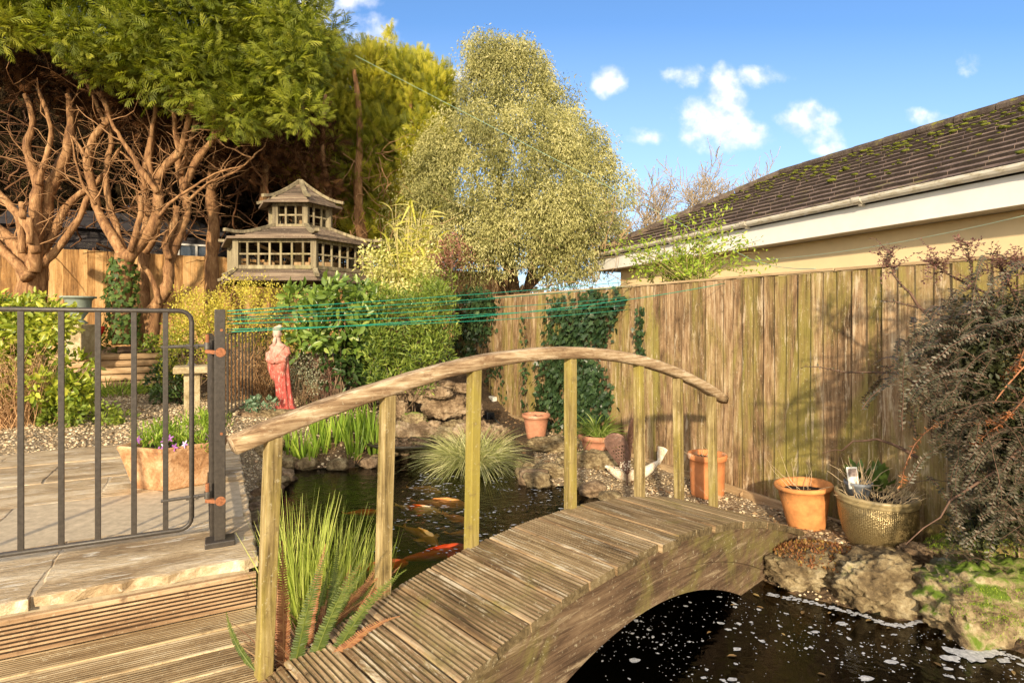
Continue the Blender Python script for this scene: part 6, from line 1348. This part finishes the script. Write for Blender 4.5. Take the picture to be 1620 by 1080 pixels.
cl = np.array([pxc(*q[:3]) for q in ins_c]); P_, u = cloud(cl, .14, 640, .9, 1); ok = np.dot(P_-f0, fn) > .04; leafobj("inner_foliage", P_[ok], rand_unit(ok.sum()), u[ok], rng.uniform(.018,.034,ok.sum()), T_RHOM, M_cotin, r)
nb = 400; P = np.empty((nb, 9, 3)); 
for i in range(nb):
    py_ = rng.uniform(440, 860); lx_ = np.interp(py_, [440,480,520,570,600,640,700,780,860], [1540,1470,1435,1400,1430,1450,1485,1515,1490]); tx = lx_+abs(rng.normal())*95; td = rng.uniform(2.45, 2.95)
    tip = pxc(tx, py_+rng.normal()*8, td); L = rng.uniform(.22, .42); d = unit(np.array((-.8+rng.normal()*.4, -.45+rng.normal()*.3, .15+rng.normal()*.5)))
    for k_2 in range(9): f = k_2/8; P[i, k_2] = tip-d*L*(1-f)-ez*.05*(f-.4)**2*4+rng.normal(size=3)*.0015
okb = np.array([np.dot(p[-1]-f0, fn) > .03 for p in P]); P = P[okb]; nb = len(P)
V, Fq = tubes(P, np.tile(np.linspace(.0024,.0009,9), (nb,1)), 4)
# main arching stems and the sprays that stick out over the fence
mains = []
for pts, d0, d1 in (([(1640,860),(1600,700),(1560,560),(1500,500),(1430,480),(1395,470)],3.0,3.0),([(1640,800),(1620,600),(1560,500),(1540,440),(1530,390)],3.0,2.9),([(1640,700),(1600,620),(1500,580),(1430,570),(1385,580)],2.8,2.8),([(1500,520),(1440,470),(1410,430),(1405,405)],3.1,3.2),([(1620,560),(1560,470),(1500,430),(1470,410)],3.0,3.0),([(1640,520),(1600,455),(1580,420)],2.9,2.9),([(1640,480),(1630,440),(1600,410)],2.8,2.8),
    ([(1640,760),(1520,640),(1420,590),(1330,585),(1270,578)],3.0,3.4),([(1450,720),(1400,690),(1340,705),(1300,715)],3.1,3.4),([(1640,700),(1560,760),(1500,800),(1440,860)],2.6,2.6)):
    n_ = 9; pp_ = np.array(pts, float); tt_ = np.linspace(0, len(pts)-1, n_); mains.append(pxc(np.interp(tt_, range(len(pts)), pp_[:,0])+rng.normal(size=n_)*3, np.interp(tt_, range(len(pts)), pp_[:,1])+rng.normal(size=n_)*3, np.linspace(d0, d1, n_)))
mains = np.array(mains); V2, F2 = tubes(mains, np.tile(np.linspace(.010,.002,9), (len(mains),1)), 5)
mk("branches", np.vstack((V, V2)), np.vstack((Fq, F2+len(V))), M_cst, r, smooth=True)
def pinnate(P, per, sz, jit=.15):
    n, m, _ = P.shape; f = np.tile(np.linspace(.06, m-1.02, per), (n, 1)); i0 = f.astype(int); w_ = (f-i0)[..., None]; ii = np.arange(n)[:, None]
    C_ = P[ii, i0]*(1-w_)+P[ii, i0+1]*w_; T = unit(P[ii, i0+1]-P[ii, i0]); S = unit(np.cross(T, np.array((0.1,-.35,1.))+rng.normal(size=(n,1,3))*.35)); sg = np.where(np.arange(per) % 2 == 0, 1, -1)[None, :, None]
    D = S*sg+T*.55; N = np.cross(T, S)+rng.normal(size=C_.shape)*jit; return C_.reshape(-1,3), (D+rng.normal(size=D.shape)*jit).reshape(-1,3), unit(N.reshape(-1,3)), np.full(n*per, sz)*rng.uniform(.7,1.2,n*per)
a1 = pinnate(P, 44, .021); a2 = pinnate(mains[:8, 3:], 60, .020, .5)
leafobj("leaflets", np.vstack((a1[0], a2[0])), np.vstack((a1[1], a2[1])), np.vstack((a1[2], a2[2])), np.concatenate((a1[3], a2[3])), T_RHOM, M_cot, r, np.clip(np.concatenate((rng.normal(size=len(a1[0]))*.2+.55, rng.normal(size=len(a2[0]))*.2+.65)), 0, 1))
sp2 = np.repeat(mains[[1,3,4,5,6]][:, 6:].reshape(-1,3), 7, 0); P3, R3 = twigset(sp2, rand_unit(len(sp2))*.8+np.array((-.2,0,.4)), rng.uniform(.05,.16,len(sp2)), .0018); a3 = pinnate(P3, 14, .018, .4); V, Fq = tubes(P3, R3, 3); mk("shoots", V, Fq, M_cst, r)
leafobj("shoot_leaves", *a3, T_RHOM, leafmat("purple_leaf", [(0,(.08,.03,.03)),(.5,(.20,.09,.08)),(1,(.36,.2,.17))]), r)
# dead fern fronds hanging through it
M_df = leafmat("dead_fern", [(0,(.22,.07,.03)),(.5,(.46,.18,.07)),(1,(.66,.34,.16))])
r = root("dead_fern", pxc(1600, 640, 2.5), "rust orange dead fern fronds hanging over the bronze pot from the right", "fern"); 
for pts, d0 in (([(1640,560),(1600,600),(1570,640),(1520,655),(1475,672),(1448,700),(1430,740),(1425,770)],2.62),([(1640,600),(1605,650),(1575,665),(1540,672)],2.5),([(1640,500),(1610,580),(1580,600)],2.5),([(1630,620),(1590,665),(1530,710)],2.5)):
    n_ = 12; pp_ = np.array(pts, float); tt_ = np.linspace(0, len(pts)-1, n_); ln_ = pxc(np.interp(tt_, range(len(pts)), pp_[:,0]), np.interp(tt_, range(len(pts)), pp_[:,1]), np.linspace(d0, d0+.25, n_))[None]
    V, Fq = tubes(ln_, np.linspace(.004,.002,n_)[None], 5); mk("stalk", V, Fq, plain("russet_stalk", (.42,.19,.10), .8), r, smooth=True)
    c1 = pinnate(ln_[:, 4:], 90, .028, .8); leafobj("frond", *c1, T_SLIM, M_df, r)
# moss and sedum on the rocks ---------------------------------------
def mosspatch(lab, cpx, name, mat, n, size, tmpl=T_SLIM, kind=True, up=1.0):
    P_ = []
    for (px_, py_, z, rx_, ry_, dome) in cpx:
        c = G(px_, py_, z); m_ = int(n*rx_*ry_*40); an = rng.uniform(0, 6.28, m_); rr = np.sqrt(rng.random(m_)); x = c[0]+rx_*rr*np.cos(an); y = c[1]+ry_*rr*np.sin(an); P_.append(np.stack((x, y, z+dome*(1-rr**2)), -1))
    P_ = np.vstack(P_); o = leafobj(name, P_, rand_unit(len(P_))*.7+np.array((0,0,up)), rand_unit(len(P_)), rng.uniform(size*.6, size*1.2, len(P_)), tmpl, mat); tag(o, lab, "moss" if "moss" in name else "plant", kind="stuff" if kind else None); return o
M_mo = leafmat("moss_tips", [(0,(.07,.12,.010)),(.5,(.20,.30,.02)),(1,(.46,.56,.06))], trans=.3)
mosspatch("bright green moss cushion on the stone under the dark shrub", [(1515,862,-.17,.15,.12,.05),(1570,868,-.17,.17,.13,.06),(1495,872,-.19,.08,.07,.03)], "moss_cushion", M_mo, 900, .014)
mosspatch("bright moss growing on the top and face of the right foreground boulder", [(1520,925,-.20,.10,.08,.03),(1585,945,-.20,.16,.12,.03),(1560,975,-.25,.14,.10,.04),(1600,1000,-.30,.10,.10,.05)], "boulder_moss", M_mo, 700, .012)
M_se = leafmat("sedum_leaf", [(0,(.12,.045,.02)),(.45,(.28,.12,.05)),(.8,(.36,.20,.06)),(1,(.40,.42,.07))], trans=.25)
mosspatch("creeping red and green sedum spreading over the stones by the bridge end", [(1300,880,-.32,.26,.20,.06),(1262,875,-.33,.14,.12,.04),(1345,898,-.31,.13,.12,.04)], "sedum_mat", M_se, 420, .022, T_RHOM)
# hostas of small green grass by the steps
tuft("grass_tuft", "bright green strappy grass clump at the foot of the log steps", G(190, 622, .02), 260, .32, .016, leafmat("strap_leaf", [(0,(.10,.17,.02)),(.5,(.26,.38,.05)),(1,(.5,.56,.12))]), .9, .9, .42, cat="grass")
shrub("bed_plants", "low mixed green plants on the raised bed above the log steps", [(rng.uniform(150, 330), rng.uniform(528, 552), rng.uniform(8.7, 9.2), 8) for q in range(20)], 60, .06, T_RHOM, M_hebe, stems=0, cat="plants")
# ================================================================ GRAVEL, LITTER, FOAM
def scatter(n, fx_, z_off, smin, smax, name, mat, lab=None):
    x, y = fx_(n); z = gheight(x, y); ins, dd = inpoly(x, y, pond); u_ = x*CU+y*SU; v_ = -x*SU+y*CU
    ok = (~ins) & (dd > .03) & ~((u_ < .2) & (v_ < 5.76)); x, y, z = x[ok], y[ok], z[ok]; mv, mf = ICO[1]; mv = np.array(mv); mf = np.array(mf); n = len(x)
    s = rng.uniform(smin, smax, n)*rng.uniform(.6, 1.3, n); A3 = rng.uniform(.5, 1.2, (n, 3)); A3[:, 2] *= .6; th = rng.uniform(0, 6.28, n); base = mv[None]*A3[:, None]*s[:, None, None]*(1+.12*rng.normal(size=(n, len(mv), 1)))
    X = base[..., 0]*np.cos(th)[:, None]-base[..., 1]*np.sin(th)[:, None]; Y = base[..., 0]*np.sin(th)[:, None]+base[..., 1]*np.cos(th)[:, None]
    V = np.stack((X+x[:, None], Y+y[:, None], base[..., 2]+z[:, None]+s[:, None]*.15), -1).reshape(-1, 3); Fc = (np.arange(n)*len(mv))[:, None, None]+mf[None]
    o = mk(name, V, Fc.reshape(-1, 3), mat, rnd=np.repeat(rng.random(n), len(mv)), loc=(0,0,0)); o["kind"] = "stuff"
    if lab: o["label"] = lab
    return o
t = NT("gravel_stones"); t.l(t.ramp(t.attr(), [(0,(.26,.18,.10)),(.3,(.46,.35,.21)),(.6,(.62,.50,.32)),(.85,(.76,.66,.47)),(1,(.56,.36,.20))]), t.b.inputs["Base Color"]); t.b.inputs["Roughness"].default_value = .85; M_gs = t.m
scatter(15000, lambda n: (rng.uniform(-7, -1.6, n), rng.uniform(4.3, 8.0, n)), 0, .008, .018, "gravel", M_gs, "pale gravel between terrace and log steps")
scatter(8500, lambda n: (rng.uniform(.3, 2.7, n), rng.uniform(2.9, 7.4, n)), 0, .006, .014, "fence_gravel", M_gs, "pale gravel and grit along the foot of the right fence")
n = 5200; x = np.concatenate((rng.uniform(-.8, 2.9, 3400), rng.uniform(-6, -1.5, 1800))); y = np.concatenate((rng.uniform(2.9, 8.5, 3400), rng.uniform(4.8, 9.4, 1800))); ins, dd = inpoly(x, y, pond); u_ = x*CU+y*SU; v_ = -x*SU+y*CU; ok = (~ins) & ~((u_ < .2) & (v_ < 5.8)); x, y = x[ok], y[ok]
P_ = np.stack((x, y, gheight(x, y)+.012), -1); o = leafobj("leaf_litter", P_, rand_unit(len(P_))*np.array((1,1,.25)), unit(rng.normal(size=P_.shape)*.5+np.array((0,0,1))), rng.uniform(.02,.055,len(P_)), T_RHOM, leafmat("litter", [(0,(.07,.04,.02)),(.5,(.24,.14,.07)),(1,(.46,.32,.17))], trans=.05), None, loc=(0,0,0)); tag(o, "scattered brown leaf litter on the beds and gravel", None, kind="stuff")
# foam and painted glints ---------------------------------------------------------------
t = NT("foam"); n_ = t.noise(t.coord(), 60, 5, .7); t.l(t.ramp(n_, [(.35,(.26,.28,.32)),(.65,(.62,.64,.68))]), t.b.inputs["Base Color"]); t.b.inputs["Roughness"].default_value = .55; M_foam_glints = t.m
b = MB()
def fleck(x, y, r_, el=1.0, th=0.0, z=-.4475, k=9, irr=.25):
    V = [(x, y, z+.0008)]; pr = rng.normal(size=k)*irr
    for j in range(k):
        an = 2*math.pi*j/k; rr = r_*max(.35, 1+pr[j]); a1, b1 = rr*math.cos(an)*el, rr*math.sin(an); V.append((x+a1*math.cos(th)-b1*math.sin(th), y+a1*math.sin(th)+b1*math.cos(th), z))
    b.add(V, [(0, 1+j, 1+(j+1) % k) for j in range(k)])
cnt = 0
while cnt < 760:
    px_, py_ = rng.uniform(930, 1640), rng.uniform(925, 1090); g_ = G(px_, py_, -.448)
    ins, dd = inpoly(g_[:1], g_[1:2], pond)
    if not ins[0] or dd[0] < .03: continue
    if fract((g_[0]*1.6, g_[1]*1.6, 3)) < rng.normal()*.25: continue
    fleck(g_[0], g_[1], min(.012, .0013+abs(rng.normal())**2.2*.0014), rng.uniform(1, 1.5), rng.uniform(0, 3.14)); cnt += 1
cnt = 0
while cnt < 420:
    x, y = rng.uniform(-.9, .45), rng.uniform(3.6, 5.7); ins, dd = inpoly(np.array([x]), np.array([y]), pond)
    if ins[0] and abs(fract((x*2.2, y*2.2, 8))) < .22: fleck(x, y, abs(rng.normal())*.0035+.0015, rng.uniform(1, 3), rng.uniform(-.3, .3)); cnt += 1  # glints on the left water painted as pale flecks
for px_, py_, r_ in ((1332,986,.017),(1166,1026,.012),(1290,999,.012),(1158,1074,.012),(1152,995,.010),(1410,1046,.016),(1004,1044,.016),(1370,1072,.018),(1085,958,.008),(1140,985,.011),(1500,1057,.012),(1415,1003,.008)): g_ = G(px_, py_, -.448); fleck(g_[0], g_[1], r_, 1.7, rng.uniform(-.3,.3), k=14, irr=.12)
g_ = G(1535, 1034, -.448)
for q in range(26): fleck(g_[0]+rng.normal()*.050, g_[1]+rng.normal()*.020, rng.uniform(.012,.03), 1.5, rng.uniform(-.4,.4), z=-.4475+q*.00006, k=14, irr=.16)
fl = [(1215,940),(1250,945),(1290,954),(1330,964),(1370,974),(1400,986),(1425,990),(1445,985),(1470,978),(1490,985),(1500,1000),(1530,1012),(1560,1024),(1600,1038),(1640,1048)]
for (a1, b1), (a2, b2) in zip(fl[:-1], fl[1:]):
    for q in range(26): f = rng.random(); g_ = G(a1+(a2-a1)*f, b1+(b2-b1)*f+rng.normal()*1.6, -.448); fleck(g_[0], g_[1], rng.uniform(.003,.009), 1.6, .0, k=7)
fx1 = []
while len(fx1) < 90:
    x, y = rng.uniform(-1.4, 2.4), rng.uniform(1.9, 5.8); ins, dd = inpoly(np.array([x]), np.array([y]), pond)
    if ins[0] and rng.random() < .25+.75*(dd[0] < .2): fx1.append((x, y, -.446))
fx1 = np.array(fx1); ol = leafobj("floating_leaves", fx1, rand_unit(90)*np.array((1,1,.06)), np.array((0,0,1.))+rng.normal(size=(90,3))*.08, rng.uniform(.02,.05,90), T_OVAL, leafmat("floating_leaf", [(0,(.06,.04,.02)),(.6,(.22,.14,.06)),(1,(.40,.30,.12))], trans=.05)); tag(ol, "fallen brown leaves floating on the pond", None, kind="stuff")
o = b.obj("foam", M_foam_glints, loc=(0,0,0)); tag(o, "white foam flecks and painted glints floating on the dark pond", None, kind="stuff")
# clothes lines -------------------------------------------------------
M_cord = plain("green_cord", (.02,.30,.19), .5, var=.1, bump=0)
M_cordp = plain("pale_cord", (.30,.52,.42), .5, var=.1, bump=0)
def line(a, b_, sag, lab, mat=M_cord, r_=.0026, mid=None):
    a, b_ = np.asarray(a), np.asarray(b_); n = 24; P = []
    for i in range(n+1): f = i/n; P.append(a+(b_-a)*f-ez*sag*4*f*(1-f))
    b = MB(); b.tube(P, r_, 5); o = b.obj("washing_line", mat, smooth=True); tag(o, lab, "washing line", "washing lines strung over the pond"); return o
pa_ = gp+eu*.02
labs = ["topmost green washing line running level from the gate post to the ivy","second green washing line from the top, meeting the ivy beside the first","green washing line that crosses the others near the shrub","middle green washing line passing just above the statue's head","green washing line crossing the statue's face level, rising to the fence","lowest green washing line on the left, sagging before the statue","green washing line reaching farthest right along the fence boards"]
ends = [(992,446,492,.010),(1000,452,497,.02),(800,470,503,.03),(1000,470,506,.02),(1000,482,512,.02),(1000,489,521,.03),(1150,448,525,.06)]
for (ex_, ey_, sy_, sg), lb in zip(ends, labs):
    a0 = W(359, sy_, 2.68); line(a0, fpx(ex_, ey_, .02), sg, lb)
line(W(562, 88, 6.5), W(1188, 410, 5.6), .01, "thin pale line falling from the conifers across the pale tree", M_cordp, .0018)
line(W(1188, 410, 5.6), fpx(1295, 425, 0.03), .03, "pale slack end of line lying over the fence top by the climbing shrub", M_cordp, .0025)
line(W(1190, 412, 5.6), W(1625, 340, 3.6), .05, "faint pale line rising in front of the cream wall at the right edge", M_cordp, .0013)
